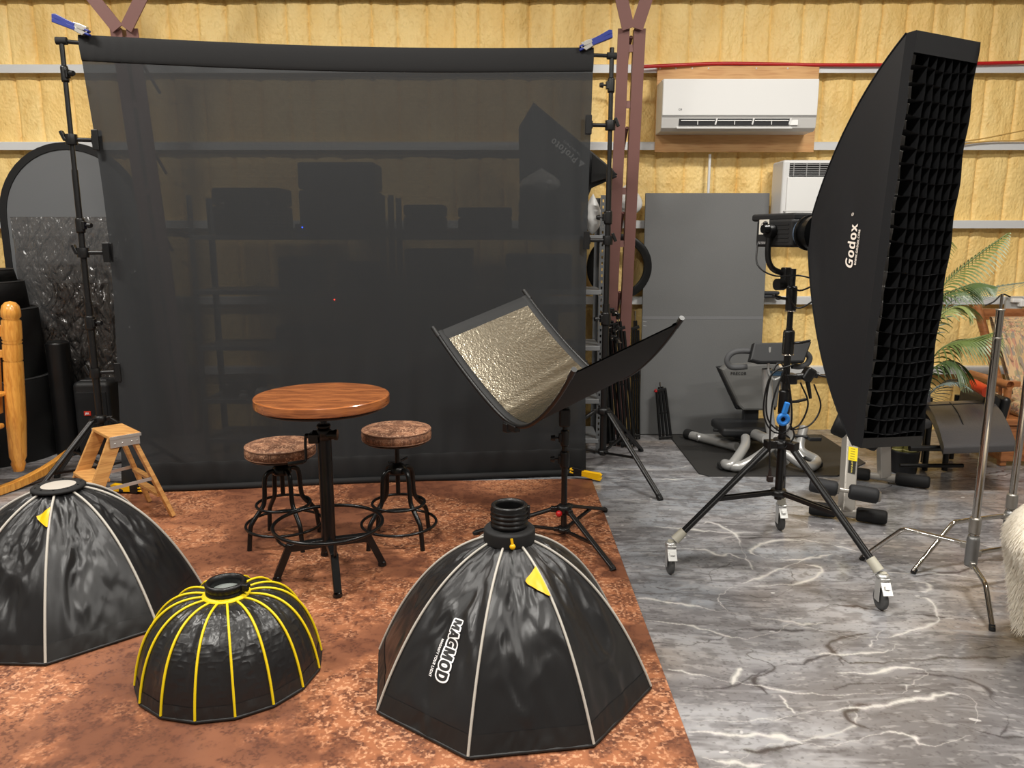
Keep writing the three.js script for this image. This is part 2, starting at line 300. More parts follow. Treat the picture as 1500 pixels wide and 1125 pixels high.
// tripod light stand: base point, radius vector angles of the feet
function tripod(t, o) {
  const mat = o.mat ?? MAT.black;
  (o.sections ?? []).forEach(([y0, y1, r]) => obj('pole', rod(V(0, y0, 0), V(0, y1, 0), r, r, 18), o.poleMat ?? mat, t));
  (o.collars ?? []).forEach(([y, r, dir]) => {
    const c = obj('collar', [lathe([[0, -0.045], [r * 0.9, -0.045], [r, -0.035], [r, 0.035], [r * 0.85, 0.045], [0, 0.045]], 20, 0, y, 0), rbox(0.02, 0.05, 0.03, 0.005, Math.cos(dir) * r, y, Math.sin(dir) * r, 0, -dir, 0)], mat, t);
    const a = V(Math.cos(dir), 0, Math.sin(dir));
    obj('knob', [rod(a.clone().multiplyScalar(r).setY(y), a.clone().multiplyScalar(r + 0.035).setY(y), 0.006), rod(a.clone().multiplyScalar(r + 0.03).setY(y), a.clone().multiplyScalar(r + 0.052).setY(y), 0.018, 0.014, 8)], mat, c);
  });
  obj('hub', [lathe([[0, -0.025], [o.hubR, -0.025], [o.hubR * 1.15, -0.01], [o.hubR * 1.15, 0.015], [o.hubR * 0.8, 0.025], [0, 0.025]], 20, 0, o.hubY, 0), ...o.feet.map((a) => rbox(0.05, 0.03, 0.032, 0.004, Math.cos(a) * (o.hubR + 0.012), o.hubY - 0.003, Math.sin(a) * (o.hubR + 0.012), 0, -a, 0))], mat, t);
  obj('lower_hub', [lathe([[0, -0.015], [o.hubR * 0.9, -0.015], [o.hubR, 0], [o.hubR * 0.9, 0.015], [0, 0.015]], 20, 0, o.lowY, 0), ...o.feet.map((a) => rbox(0.04, 0.02, 0.026, 0.003, Math.cos(a) * o.hubR, o.lowY, Math.sin(a) * o.hubR, 0, -a, 0))], mat, t);
  for (const a of o.feet) {
    const d = V(Math.cos(a), 0, Math.sin(a)), s = V(-d.z, 0, d.x), A = d.clone().multiplyScalar(o.hubR + 0.02).setY(o.hubY), B = d.clone().multiplyScalar(o.spread).setY(o.footY ?? 0.012);
    const leg = obj('leg', [-1, 1].map((k) => rod(A.clone().addScaledVector(s, k * o.legR * 0.55), B.clone().addScaledVector(s, k * o.legR * 0.55), o.legR)), o.legMat ?? mat, t);
    const m = A.clone().lerp(B, o.braceAt ?? 0.55), L = d.clone().multiplyScalar(o.hubR + 0.01).setY(o.lowY);
    obj('brace', bar(L, m, 0.018, 0.014), mat, t);
    if (!o.noFoot) obj('rubber_foot', rod(A.clone().lerp(B, 0.96), B.clone().setY(0.002), o.legR * 1.5, o.legR * 1.7), MAT.rubber, leg);
  }
}
function edgeClamp(fromPole, u, y, label) {                                        // arm from a stand to a flat clip on the curtain edge
  const e = onCurtain(u, y, 0.0), t = thing('curtain_clip', label, 'clip', fromPole.clone().setY(y), 0, 'curtain edge clips');
  const d = e.clone().sub(fromPole).setY(0);
  obj('arm', rod(V(0, 0, 0), d.clone().multiplyScalar(0.9), 0.013), MAT.black, t);
  obj('pole_clamp', [lathe([[0.026, -0.03], [0.034, -0.03], [0.034, 0.03], [0.026, 0.03], [0.026, -0.03]], 18), rbox(0.02, 0.06, 0.03, 0.004, -d.x * 0.3, 0.02, -d.z * 0.3, 0, 0, 0.4)], MAT.black, t);
  obj('clip_jaw', [rbox(0.04, 0.12, 0.012, 0.004, d.x, 0, d.z + 0.022), rbox(0.04, 0.12, 0.012, 0.004, d.x, 0, d.z - 0.022), rbox(0.024, 0.05, 0.05, 0.006, d.x * 0.9, 0, d.z)], MAT.black, t);
}
const poleL = V(-2.655, 0, -4.83), poleR = V(0.645, 0, -5.28);
{
  let t = thing('backdrop_stand', 'black tripod backdrop stand behind the step ladder', 'stand', poleL);
  tripod(t, { sections: [[0.15, 1.25, 0.022], [1.2, 2.05, 0.018], [2.0, 2.8, 0.014]], collars: [[1.12, 0.03, 0.2], [1.72, 0.027, 0.2], [2.6, 0.022, 0.4]], hubY: 0.5, lowY: 0.19, hubR: 0.035, spread: 0.62, legR: 0.012, feet: [Math.atan2(-0.32, -0.51), Math.atan2(-0.32, -0.51) + 2.1, Math.atan2(-0.32, -0.51) - 1.7] });
  t = thing('backdrop_stand', 'black tripod backdrop stand beside the folded reflector', 'stand', poleR);
  t.userData.label = 'black tripod backdrop stand beside the rust red column';
  const a = Math.atan2(0.605, 0.306);
  tripod(t, { sections: [[0.13, 1.2, 0.024], [1.15, 2.1, 0.019], [2.0, 2.85, 0.015]], collars: [[1.1, 0.034, 2.8], [1.78, 0.028, 3.0], [2.62, 0.024, 3.0]], hubY: 0.45, lowY: 0.155, hubR: 0.038, spread: 0.67, legR: 0.012, feet: [a, a + 2.09, a - 2.09] });
  const topY = 2.81;
  const c = thing('crossbar', 'black crossbar holding up the sheer curtain', 'pole', V(0, 0, 0));
  obj('tube', tube([poleL.clone().setY(2.785), ...[0.01, 0.1, 0.25, 0.5, 0.75, 0.9, 0.99].map((u) => onCurtain(u, curtainTop(u) - 0.045, 0)), poleR.clone().setY(2.80)], 0.012, 60, 10), MAT.black, c);
  obj('end_cap', rod(poleL.clone().setY(2.785).addScaledVector(CD, -0.03), poleL.clone().setY(2.785).addScaledVector(CD, 0.03), 0.022), MAT.rubber, c);
  obj('end_cap', rod(poleR.clone().setY(2.80).addScaledVector(CD, -0.03), poleR.clone().setY(2.80).addScaledVector(CD, 0.03), 0.022), MAT.rubber, c);
  [205, 370, 545].forEach((py, i) => edgeClamp(poleL, 0.016, W(140, py, -4.85).y, `${['topmost', 'middle', 'lowest'][i]} black clip on the stand behind the step ladder, gripping the curtain edge`));
  [183, 352, 540].forEach((py, i) => edgeClamp(poleR, 0.992, W(866, py, -5.26).y, `${['topmost', 'middle', 'lowest'][i]} black clip on the stand by the red column, gripping the curtain edge`));
}
// spring clamps
function springClamp(label, p, dir, tilt, handle, body, group) {
  const t = thing('spring_clamp', label, 'clamp', p, dir, group);
  for (const s of [-1, 1]) {
    obj('handle', at(extrude([[0.0, -0.008], [0.06, -0.01], [0.13, -0.012], [0.135, 0.004], [0.12, 0.012], [0.05, 0.008], [0, 0.008]], 0.026, 0.003), 0, s * 0.009, -0.013, 0, 0, tilt + s * 0.02), handle, t);
    obj('jaw', at(extrude([[0.005, -0.008], [-0.05, -0.012], [-0.075, -0.02 * s], [-0.07, 0.01], [-0.03, 0.012], [0.005, 0.01]], 0.022, 0.003), 0, s * 0.012, -0.011, 0, 0, tilt - s * 0.05), body, t);
    obj('jaw_tip', at(new RoundedBoxGeometry(0.03, 0.014, 0.03, 2, 0.005), -0.075 * Math.cos(tilt), -0.075 * Math.sin(tilt) + s * 0.01, 0, 0, 0, tilt), handle, t);
  }
  obj('spring', at(new THREE.TorusGeometry(0.014, 0.004, 8, 20), 0.004, 0, 0), MAT.steel, t);
  return t;
}
springClamp('blue and silver spring clamp on the crossbar above the step ladder side', onCurtain(0.0, 2.86, 0.03), Math.PI, 0.5 - 0.1, MAT.blue, MAT.steel);
springClamp('blue and silver spring clamp on the crossbar beside the steel column', onCurtain(0.995, 2.87, 0.03), 0, 0.42, MAT.blue, MAT.steel);
springClamp('yellow and black spring clamp on the floor at the curtain corner by the reflector stand', G(853, 703).setY(0.05), -0.35, -0.12, MAT.yellow, MAT.black);
springClamp('yellow and black spring clamp on the floor beside the step ladder', G(192, 724).setY(0.04), Math.PI - 0.2, 0.0, MAT.yellow, MAT.black);

// ---------------------------------------------------------------- octagonal and round softboxes lying face down
const nylonBump = tex(pixels(256, 256, grey((x, y) => 0.5 + 0.25 * Math.sin(x * 0.9) * Math.sin(y * 0.9) + 0.2 * fbm(x / 8, y / 8, 2))), 1 / 0.15, 1 / 0.15, false);
const crumple = tex(pixels(512, 512, grey((x, y) => { const q = fbm(x / 60, y / 60, 2) * 2, a = ridged(x / 46 + q, y / 70 - x / 90, 3), b = ridged(x / 15 + q, y / 24, 2); return 0.7 * a * a + 0.3 * b; })), 1, 1, false);
const nylon = M(0x222223, 0.29, 0, { bumpMap: nylonBump, bumpScale: 0.0003 });
const nylonDark = M(0x1a1a1a, 0.5);
function dome(t, o) {
  const { N, R, H, r0, rot, c1, sag, wr } = o;
  const prof = (s) => { const a = (1 - s) * (1 - s), b = 2 * s * (1 - s), c = s * s; return [a * r0 + b * c1[0] + c * R, a * H + b * c1[1] + c * 0.012]; };
  const rib = (k, s) => { const [r, y] = prof(s), a = rot + k * 2 * Math.PI / N; return V(r * Math.cos(a), y, r * Math.sin(a)); };
  const P = (k, s, t, off = 0) => {
    const p = rib(k, s).lerp(rib(k + 1, s), t), a = rot + (k + 0.5) * 2 * Math.PI / N, [, y0] = prof(Math.max(0, s - 0.02)), [r1] = prof(s), [r2, y2] = prof(Math.min(1, s + 0.02)), [rr] = prof(Math.max(0, s - 0.02));
    const nr = y0 - y2, ny = r2 - rr, L = Math.hypot(nr, ny) || 1, n = V(Math.cos(a) * nr / L, ny / L, Math.sin(a) * nr / L);
    const edge = Math.sin(Math.PI * clamp(t)), sd = (o.seed ?? 1) * 13 + ((k + 3 * N) % N) * 7.7;
    const q = fbm(sd + t * 3 + 2, s * 3, 2), w = wr * edge * Math.pow(Math.sin(Math.PI * clamp(s * 0.94 + 0.04)), 0.5) * ((ridged(sd + t * o.wf + 1.8 * q, s * o.wf * 1.3 + 1.5 * q, 2) - 0.55) * 1.5 + (ridged(sd + 9 + (t + s) * o.wf * 1.7 + q, (t - s) * o.wf * 1.5, 2) - 0.5) * 1.1);
    return p.addScaledVector(n, off + sag * edge * edge * Math.sin(Math.PI * s) + w);
  };
  const s1 = 0.94;
  for (let k = 0; k < N; k++) {
    obj('panel', sheet((u, v) => P(k, s1 * v, u), o.nu, o.nv, R * 0.8, R * 1.4), o.mat ?? nylon, t);
    obj('piping', tube(Array.from({ length: 15 }, (_, i) => { const p = rib(k, i / 14), q = V(p.x, 0, p.z).normalize(); return p.addScaledVector(q, 0.003).add(V(0, 0.003, 0)); }), o.pipeR, 28, 6), o.pipeMat, t);
  }
  obj('skirt', Array.from({ length: N }, (_, k) => sheet((u, v) => P(k, lerp(s1 - 0.01, 1, v), u, 0.002 + 0.011 * (fbm(u * o.ruff * 0.35 + k * 9, v * 2.5, 2) - 0.5) * Math.sin(Math.PI * v) * Math.sin(Math.PI * u)), 40, 4, R * 0.8, 0.1)), o.skirtMat ?? nylonDark, t);
  obj('rim_binding', tube(Array.from({ length: N * 6 }, (_, i) => rib(Math.floor(i / 6), 1).lerp(rib(Math.floor(i / 6) + 1, 1), (i % 6) / 6).setY(0.008)), 0.007, N * 14, 6, true, 0.1), nylonDark, t);
  return { P, rib };
}
const pipingGrey = M(0xbdb8ae, 0.6), pipingYellow = M(0xf2d512, 0.5);
{
  const t = thing('octagonal_softbox', 'black octagonal softbox with grey piping and white lettering, lying face down on the mat', 'softbox', V(-0.01, 0.006, -2.708));
  const d = dome(t, { N: 8, R: 0.535, H: 0.535, r0: 0.085, rot: 3.386, c1: [0.36, 0.44], sag: -0.012, wr: 0.017, wf: 2.2, nu: 34, nv: 56, pipeR: 0.0048, pipeMat: pipingGrey, ruff: 70, seed: 3 });
  obj('speed_ring', lathe([[0.05, 0.528], [0.092, 0.528], [0.096, 0.535], [0.096, 0.575], [0.09, 0.583], [0.066, 0.586], [0.05, 0.586]], 48), MAT.blackMatte, t);
  const prof = [[0.052, 0.58], [0.066, 0.582]]; for (let i = 0; i < 4; i++) { const y = 0.592 + i * 0.017; prof.push([0.066, y], [0.070, y + 0.004], [0.070, y + 0.01], [0.065, y + 0.0135]); } prof.push([0.068, 0.668], [0.062, 0.674], [0.054, 0.672], [0.05, 0.66], [0.05, 0.58]);
  obj('mount_collar', lathe(prof, 48), MAT.black, t);
  obj('latch', rbox(0.014, 0.05, 0.02, 0.004, 0.07, 0.64, 0.0), MAT.black, t);
  obj('yellow_lever', [at(new THREE.SphereGeometry(0.011, 14, 10), 0.012, 0.545, 0.098), rod(V(0.012, 0.55, 0.099), V(0.008, 0.575, 0.094), 0.005)], MAT.yellow, t);
  // yellow tab sewn into the seam between two panels
  obj('pull_tab', sheet((u, v) => d.P(-3, 0.18 + 0.19 * v, u * 0.36 * Math.min(1, 2.2 * v, 2.0 * (1 - v) + 0.1), 0.012), 5, 10), MAT.yellow, t);
  const logo = print(1024, 300, (g) => {
    g.textAlign = 'center'; g.lineJoin = 'round'; g.font = 'bold 190px sans-serif'; g.lineWidth = 56; g.strokeStyle = '#fff'; g.strokeText('MAGMOD', 512, 180, 940); g.fillStyle = '#262626'; g.strokeStyle = '#262626'; g.lineWidth = 14; g.strokeText('MAGMOD', 512, 180, 940); g.fillText('MAGMOD', 512, 180, 940);
    g.fillStyle = '#fff'; g.font = 'bold 50px sans-serif'; g.fillText('MAGNIFY YOUR LIGHT', 690, 285, 560);
  });
  obj('printed_logo', sheet((u, v) => d.P(-2, lerp(0.49, 0.815, u), lerp(0.60, 0.32, v), 0.003), 24, 8), logo, t);
}
{
  const t = thing('octagonal_softbox', 'black octagonal softbox with a flat disc cap and plain panels, beside the step ladder', 'softbox', V(-2.0, 0.006, -3.25));
  const d = dome(t, { N: 8, R: 0.545, H: 0.545, r0: 0.095, rot: 1.2217, c1: [0.36, 0.46], sag: -0.015, wr: 0.021, wf: 2.2, nu: 34, nv: 56, pipeR: 0.0055, pipeMat: pipingGrey, ruff: 70, seed: 11 });
  obj('cap_ring', [lathe([[0, 0.55], [0.1, 0.55], [0.108, 0.555], [0.108, 0.562], [0.1, 0.569], [0.07, 0.569], [0.068, 0.566]], 48), ...Array.from({ length: 10 }, (_, i) => at(new THREE.CylinderGeometry(0.004, 0.004, 0.004, 8), 0.087 * Math.cos(i * 0.628), 0.570, 0.087 * Math.sin(i * 0.628)))], MAT.blackMatte, t);
  obj('cap_disc', lathe([[0, 0.5675], [0.069, 0.5675], [0.069, 0.56]], 40), M(0xb9b2a8, 0.5), t);
  obj('pull_tab', sheet((u, v) => d.P(0, 0.14 + 0.17 * v, u * 0.34 * Math.min(1, 2.2 * v, 2.0 * (1 - v) + 0.1), 0.012), 5, 10), MAT.yellow, t);
}
{
  const ruffle = tex(pixels(256, 512, grey((x, y) => 0.6 * ridged(x / 160 + fbm(x / 60, y / 60, 2), y / 44, 2) + 0.15 * fbm(x / 90, y / 18, 2))), 1 / 0.26, 1 / 0.47, false);
  const t = thing('round_softbox', 'small black sixteen-rib softbox with bright yellow piping, lying face down', 'softbox', V(-1.078, 0.006, -2.707));
  const d = dome(t, { N: 16, R: 0.335, H: 0.315, r0: 0.08, rot: 2.3736, c1: [0.29, 0.335], sag: -0.006, wr: 0.005, wf: 3.2, nu: 12, nv: 36, pipeR: 0.0048, pipeMat: pipingYellow, ruff: 10, seed: 5, mat: M(0x1f1f20, 0.34, 0, { bumpMap: ruffle, bumpScale: 0.005 }), skirtMat: M(0x202020, 0.5) });
  obj('yellow_neck', lathe([[0.06, 0.318], [0.084, 0.314], [0.088, 0.318], [0.08, 0.326], [0.06, 0.33]], 40), pipingYellow, t);
  obj('mount_ring', lathe([[0.052, 0.29], [0.068, 0.318], [0.074, 0.328], [0.074, 0.336], [0.068, 0.34], [0.074, 0.347], [0.076, 0.362], [0.07, 0.37], [0.06, 0.368], [0.054, 0.35], [0.052, 0.29]], 48), MAT.black, t);
  obj('inner_glass', lathe([[0, 0.335], [0.056, 0.335]], 32), M(0x8e9490, 0.25, 0.2), t);
  obj('latch', [rbox(0.025, 0.028, 0.02, 0.004, 0.08, 0.352, 0.02), rod(V(0.085, 0.352, 0.03), V(0.1, 0.366, 0.03), 0.006)], MAT.black, t);
  obj('printed_logo', sheet((u, v) => d.P(1, lerp(0.60, 0.84, u), lerp(0.75, 0.25, v), 0.002), 12, 4), print(256, 96, (g) => { g.strokeStyle = g.fillStyle = '#ddd'; g.lineWidth = 5; g.beginPath(); g.ellipse(128, 48, 118, 38, 0, 0, 7); g.stroke(); g.font = 'italic bold 54px sans-serif'; g.textAlign = 'center'; g.fillText('Glow', 128, 66); }), t);
}

// ---------------------------------------------------------------- round table and two stools
const tableWood = tex(woodTex([178, 108, 58], [96, 48, 22], 1, 0.7), 1 / 0.45, 1 / 0.45);
{
  const t = thing('pub_table', 'round wooden crank table with black iron pedestal on the brown mat', 'table', V(-0.9, 0.005, -3.575), 0);
  obj('table_top', lathe([[0, 0.862], [0.311, 0.862], [0.3135, 0.8645], [0.3135, 0.8645], [0.315, 0.867], [0.315, 0.867], [0.315, 0.903], [0.315, 0.903], [0.312, 0.907], [0.312, 0.907], [0.309, 0.908], [0.309, 0.908], [0, 0.908]], 72), M(0xffffff, 0.22, 0, { map: tableWood, clearcoat: 0.5, clearcoatRoughness: 0.15 }), t);
  obj('metal_rim', lathe([[0, 0.845], [0.285, 0.845], [0.296, 0.85], [0.3, 0.862], [0, 0.862]], 64), M(0x2a2b2c, 0.35, 0.6), t);
  obj('screw', [rod(V(0, 0.70, 0), V(0, 0.85, 0), 0.016), lathe([[0, 0.745], [0.03, 0.745], [0.034, 0.755], [0.03, 0.765], [0, 0.765]], 24)], MAT.blackSatin, t);
  obj('gear_housing', [lathe([[0, 0.69], [0.036, 0.69], [0.036, 0.735], [0.026, 0.742], [0, 0.742]], 24), rod(V(-0.05, 0.715, 0.01), V(0.055, 0.715, 0.01), 0.022), rbox(0.05, 0.05, 0.05, 0.008, -0.045, 0.70, 0.01), at(new THREE.CylinderGeometry(0.026, 0.026, 0.014, 10), 0.06, 0.715, 0.01, 0, 0, Math.PI / 2)], MAT.blackSatin, t);
  obj('crank', [rod(V(-0.06, 0.71, 0.012), V(-0.085, 0.71, 0.012), 0.012), tube([V(-0.085, 0.715, 0.012), V(-0.088, 0.67, 0.014), V(-0.088, 0.6, 0.016), V(-0.095, 0.585, 0.018), V(-0.16, 0.578, 0.03)], 0.007, 20, 8), rod(V(-0.10, 0.583, 0.02), V(-0.17, 0.576, 0.032), 0.010)], MAT.blackSatin, t);
  obj('column', rod(V(0, 0.16, 0), V(0, 0.70, 0), 0.034, 0.033, 28), MAT.blackSatin, t);
  const c = [[-1.14, -3.492], [-0.66, -3.674], [-0.808, -3.326], [-0.983, -3.803]];
  for (const [fx, fz] of c) {
    const d = V(fx + 0.9, 0, fz + 3.575), n = d.clone().normalize(), k = n.clone().multiplyScalar(d.length() * 0.72).setY(0.165);
    const leg = obj('leg', [bar(n.clone().multiplyScalar(0.02).setY(0.17), k, 0.036, 0.04), bar(k.clone().add(V(0, 0.018, 0)), d.clone().setY(0.02), 0.036, 0.034)], MAT.blackSatin, t);
    obj('foot_bolt', [at(new THREE.CylinderGeometry(0.02, 0.022, 0.014, 14), d.x, 0.012, d.z), at(new THREE.SphereGeometry(0.009, 8, 6), d.x + 0.01, 0.022, d.z + 0.014)], MAT.black, leg);
  }
  obj('foot_ring', ringg(0.262, 0.009, 0, 0.265, 0, 64, 10), MAT.blackSatin, t);
  for (const [fx, fz] of c) { const n = V(fx + 0.9, 0, fz + 3.575).normalize(); obj('ring_strut', tube([n.clone().multiplyScalar(0.20).setY(0.17), n.clone().multiplyScalar(0.235).setY(0.20), n.clone().multiplyScalar(0.26).setY(0.262)], 0.007, 10, 6), MAT.blackSatin, t); }
}
const hide = tex(pixels(512, 512, (x, y) => { const a = fbm(x / 60, y / 60, 4), b = fbm(x / 9, y / 9, 3), r = ridged(x / 26, y / 26, 3); return mix3(mix3([150, 106, 80], [104, 70, 52], sm(0.35, 0.65, a)), [206, 164, 132], 0.8 * sm(0.62, 0.85, r) * sm(0.35, 0.6, b)); }), 1 / 0.3, 1 / 0.3);
const hideBump = tex(pixels(256, 256, grey((x, y) => fbm(x / 14, y / 14, 4))), 1 / 0.15, 1 / 0.15, false);
const stoolSeat = M(0xffffff, 0.5, 0, { map: hide, bumpMap: hideBump, bumpScale: 0.002 });
function stool(p, H, turn, label) {
  const t = thing('industrial_stool', label, 'stool', p, turn, 'round industrial stools'), sY = H;
  obj('seat_cushion', lathe([[0, sY - 0.062], [0.17, sY - 0.062], [0.184, sY - 0.055], [0.187, sY - 0.035], [0.184, sY - 0.014], [0.178, sY - 0.006], [0.15, sY + 0.003], [0.08, sY + 0.008], [0, sY + 0.009]], 56), stoolSeat, t);
  obj('seat_piping', [ringg(0.182, 0.0045, 0, sY - 0.009, 0, 56, 6), ringg(0.182, 0.004, 0, sY - 0.057, 0, 56, 6)], stoolSeat, t);
  obj('seat_pan', lathe([[0, sY - 0.085], [0.06, sY - 0.085], [0.165, sY - 0.075], [0.178, sY - 0.066], [0.17, sY - 0.062], [0, sY - 0.062]], 48), MAT.blackSatin, t);
  obj('screw', rod(V(0, 0.27, 0), V(0, sY - 0.08, 0), 0.012), MAT.blackSatin, t);
  obj('hub', [lathe([[0.012, 0.385], [0.045, 0.385], [0.052, 0.395], [0.05, 0.42], [0.03, 0.44], [0.012, 0.445]], 20), rod(V(0.02, 0.45, 0), V(0.06, 0.465, 0.01), 0.006), rod(V(-0.02, 0.45, 0), V(-0.05, 0.455, -0.01), 0.006)], MAT.blackSatin, t);
  for (let k = 0; k < 4; k++) {
    const a = k * Math.PI / 2, q = (r, y) => V(r * Math.cos(a), y, r * Math.sin(a));
    obj('leg', tube([q(0.03, 0.405), q(0.065, 0.41), q(0.092, 0.39), q(0.1, 0.35), q(0.105, 0.27), q(0.118, 0.225), q(0.168, 0.165), q(0.19, 0.13), q(0.197, 0.08), q(0.205, 0.0)], 0.0125, 40, 10), MAT.blackSatin, t);
  }
  obj('upper_ring', ringg(0.142, 0.008, 0, 0.218, 0, 48, 8), MAT.blackSatin, t);
  obj('lower_ring', ringg(0.203, 0.008, 0, 0.105, 0, 56, 8), MAT.blackSatin, t);
}
stool(V(-1.245, 0.005, -4.0), 0.555, 0.62 + 0.1, 'lower round brown leather stool tucked by the table crank');
stool(V(-0.62, 0.005, -4.01), 0.64, 0.78, 'taller round brown leather stool between the table and the curved reflector');

// ---------------------------------------------------------------- curved reflector on stand
{
  const A1 = V(-0.429, 1.114, -4.369), B1 = V(0.262, 1.061, -3.299), a = V(0.519, 0.189, -0.307), c = B1.clone().sub(A1), n = V(0.231, -0.953, -0.197).normalize(), D = 0.425;
  const P = (w, s, off = 0) => {                                                    // w along the generator, s along the bend
    const k = 1 - Math.pow(Math.abs(2 * s - 1), 2.1), x = s + 0.055 * Math.sin(2 * Math.PI * s) * 0.9, dk = (2 * s - 1);
    const nn = n.clone().multiplyScalar(-1).addScaledVector(c.clone().normalize(), -dk * 0.9).normalize();
    return A1.clone().addScaledVector(a, w).addScaledVector(c, x).addScaledVector(n, D * k).addScaledVector(nn, off);
  };
  const t = thing('curved_reflector', 'curved silver reflector with black border on the stand above the mat', 'reflector', V(0, 0, 0));
  const spark = tex(pixels(512, 512, grey((x, y) => 0.5 * HT[((x * 131 + y * 7919) ^ (x * y)) & 65535] + 0.5 * fbm(x / 3, y / 3, 2))), 0.55, 0.55, false);
  const silver = M(0xa8a08e, 0.26, 1.0, { bumpMap: spark, bumpScale: 0.0017 });
  const wave = (s) => 0.006 * (ridged(s * 17, 1, 2) - 0.5) * sm(0.12, 0.3, s) * sm(0.8, 0.6, s) + 0.0025 * (fbm(s * 40, 1, 2) - 0.5);
  obj('silver_face', sheet((u, v) => P(lerp(0.065, 0.935, u), lerp(0.028, 0.972, v), 0.004 + wave(v + 0.03 * u)), 24, 90, 0.5, 1.4), silver, t);
  const frame = M(0x101112, 0.65);
  obj('back_cloth', sheet((u, v) => P(u, v, -0.004), 20, 60, 0.6, 1.4), M(0x0e0e0f, 0.75), t);
  obj('side_border', sheet((u, v) => P(lerp(0.0, 0.065, u), v, 0.006 * Math.sin(Math.PI * u) + 0.003), 4, 60), frame, t);
  obj('side_border', sheet((u, v) => P(lerp(0.935, 1, u), v, 0.006 * Math.sin(Math.PI * u) + 0.003), 4, 60), frame, t);
  obj('end_border', sheet((u, v) => P(u, lerp(0, 0.028, v), 0.003 + 0.004 * Math.sin(Math.PI * v)), 20, 4), frame, t);
  obj('end_border', sheet((u, v) => P(u, lerp(0.972, 1, v), 0.003 + 0.004 * Math.sin(Math.PI * v)), 20, 4), frame, t);
  for (const w of [-0.005, 1.005]) {
    const pts = Array.from({ length: 31 }, (_, i) => P(w, i / 30, 0));
    obj('frame_tube', tube(pts, 0.011, 60, 8), MAT.black, t);
    for (const [s, q] of [[0, 0.02], [1, 0.98]]) { const e = P(w, s), d = e.clone().sub(P(w, q)).normalize(); obj('tip', rod(e.clone().addScaledVector(d, -0.03), e.clone().addScaledVector(d, 0.04), 0.0135), M(0x2a2a2a, 0.4, 0.3), t); }
  }
  obj('hinge', [rbox(0.11, 0.035, 0.04, 0.006, ...P(-0.01, 0.47, -0.015).toArray(), 0, -0.95, -0.1), rbox(0.04, 0.05, 0.05, 0.006, ...P(-0.02, 0.44, -0.03).toArray(), 0, -0.9, 0)], MAT.black, t);
  obj('bracket', [rod(P(0.5, 0.48, -0.01), V(0.285, 0.7, -4.06), 0.02), rbox(0.06, 0.10, 0.06, 0.01, 0.285, 0.69, -4.06)], MAT.black, t);
  const s = thing('light_stand', 'black light stand with red knob under the curved reflector', 'stand', V(0.288, 0.005, -4.06)), f = Math.atan2(0.45, 0.22);
  tripod(s, { sections: [[0.035, 0.55, 0.0165], [0.5, 0.72, 0.013]], collars: [[0.45, 0.026, Math.PI], [0.57, 0.024, Math.PI]], hubY: 0.165, lowY: 0.045, hubR: 0.036, spread: 0.50, legR: 0.010, feet: [f, f + 2.09, f - 2.09], braceAt: 0.6 });
  obj('release_knob', at(new THREE.SphereGeometry(0.018, 14, 10), -0.03, 0.15, 0.04), MAT.red, s);
}

// ---------------------------------------------------------------- step ladder
const pineTex = tex(woodTex([214, 162, 96], [160, 104, 52], 1, 0.9), 1 / 0.3, 1 / 0.3);
const pine = M(0xffffff, 0.5, 0, { map: pineTex });
{
  const w = V(0.7071, 0, 0.7071), s = V(0.7071, 0, -0.7071), H = 0.54, top = V(-2.31, 0.005, -4.36);
  const t = thing('step_ladder', 'small wooden step ladder with metal brackets at the mat corner', 'ladder', top);
  const p = (a, y, b) => V(0, y, 0).addScaledVector(w, a).addScaledVector(s, b);
  const m = (g, pos, rot = 0) => { g.rotateY(Math.PI / 4 + rot - Math.PI / 2); g.translate(pos.x, pos.y, pos.z); return g; };
  obj('top_step', m(rbox(0.30, 0.022, 0.17, 0.006), p(0, H - 0.011, 0)), pine, t);
  for (const k of [-1, 1]) {
    obj('front_stile', bar(p(k * 0.13, H - 0.02, -0.05), p(k * 0.17, 0.01, -0.29), 0.02, 0.075, w.clone().cross(V(0, 1, 0))), pine, t);
    obj('rear_leg', bar(p(k * 0.115, H - 0.03, 0.045), p(k * 0.19, 0.008, 0.21), 0.045, 0.024, s), pine, t);
    obj('bracket', [bar(p(k * 0.152, H - 0.045, -0.085), p(k * 0.152, H - 0.045, 0.075), 0.004, 0.045), bar(p(k * 0.155, H - 0.012, -0.085), p(k * 0.155, H - 0.012, 0.085), 0.003, 0.018), ...[-0.06, -0.02, 0.03, 0.06].map((b) => at(new THREE.SphereGeometry(0.005, 8, 6), ...p(k * 0.154, H - 0.045, b).toArray()))], MAT.alu, t);
    obj('spreader', bar(p(k * 0.165, 0.24, -0.19), p(k * 0.165, 0.255, 0.14), 0.003, 0.02), MAT.alu, t);
  }
  obj('step', m(rbox(0.29, 0.02, 0.11, 0.004), p(0, 0.29, -0.155)), pine, t);
  obj('rear_rail', bar(p(-0.155, 0.14, 0.165), p(0.155, 0.14, 0.165), 0.045, 0.018), pine, t);
  obj('rear_rail', bar(p(-0.14, 0.24, 0.13), p(0.14, 0.24, 0.13), 0.035, 0.018), pine, t);
}

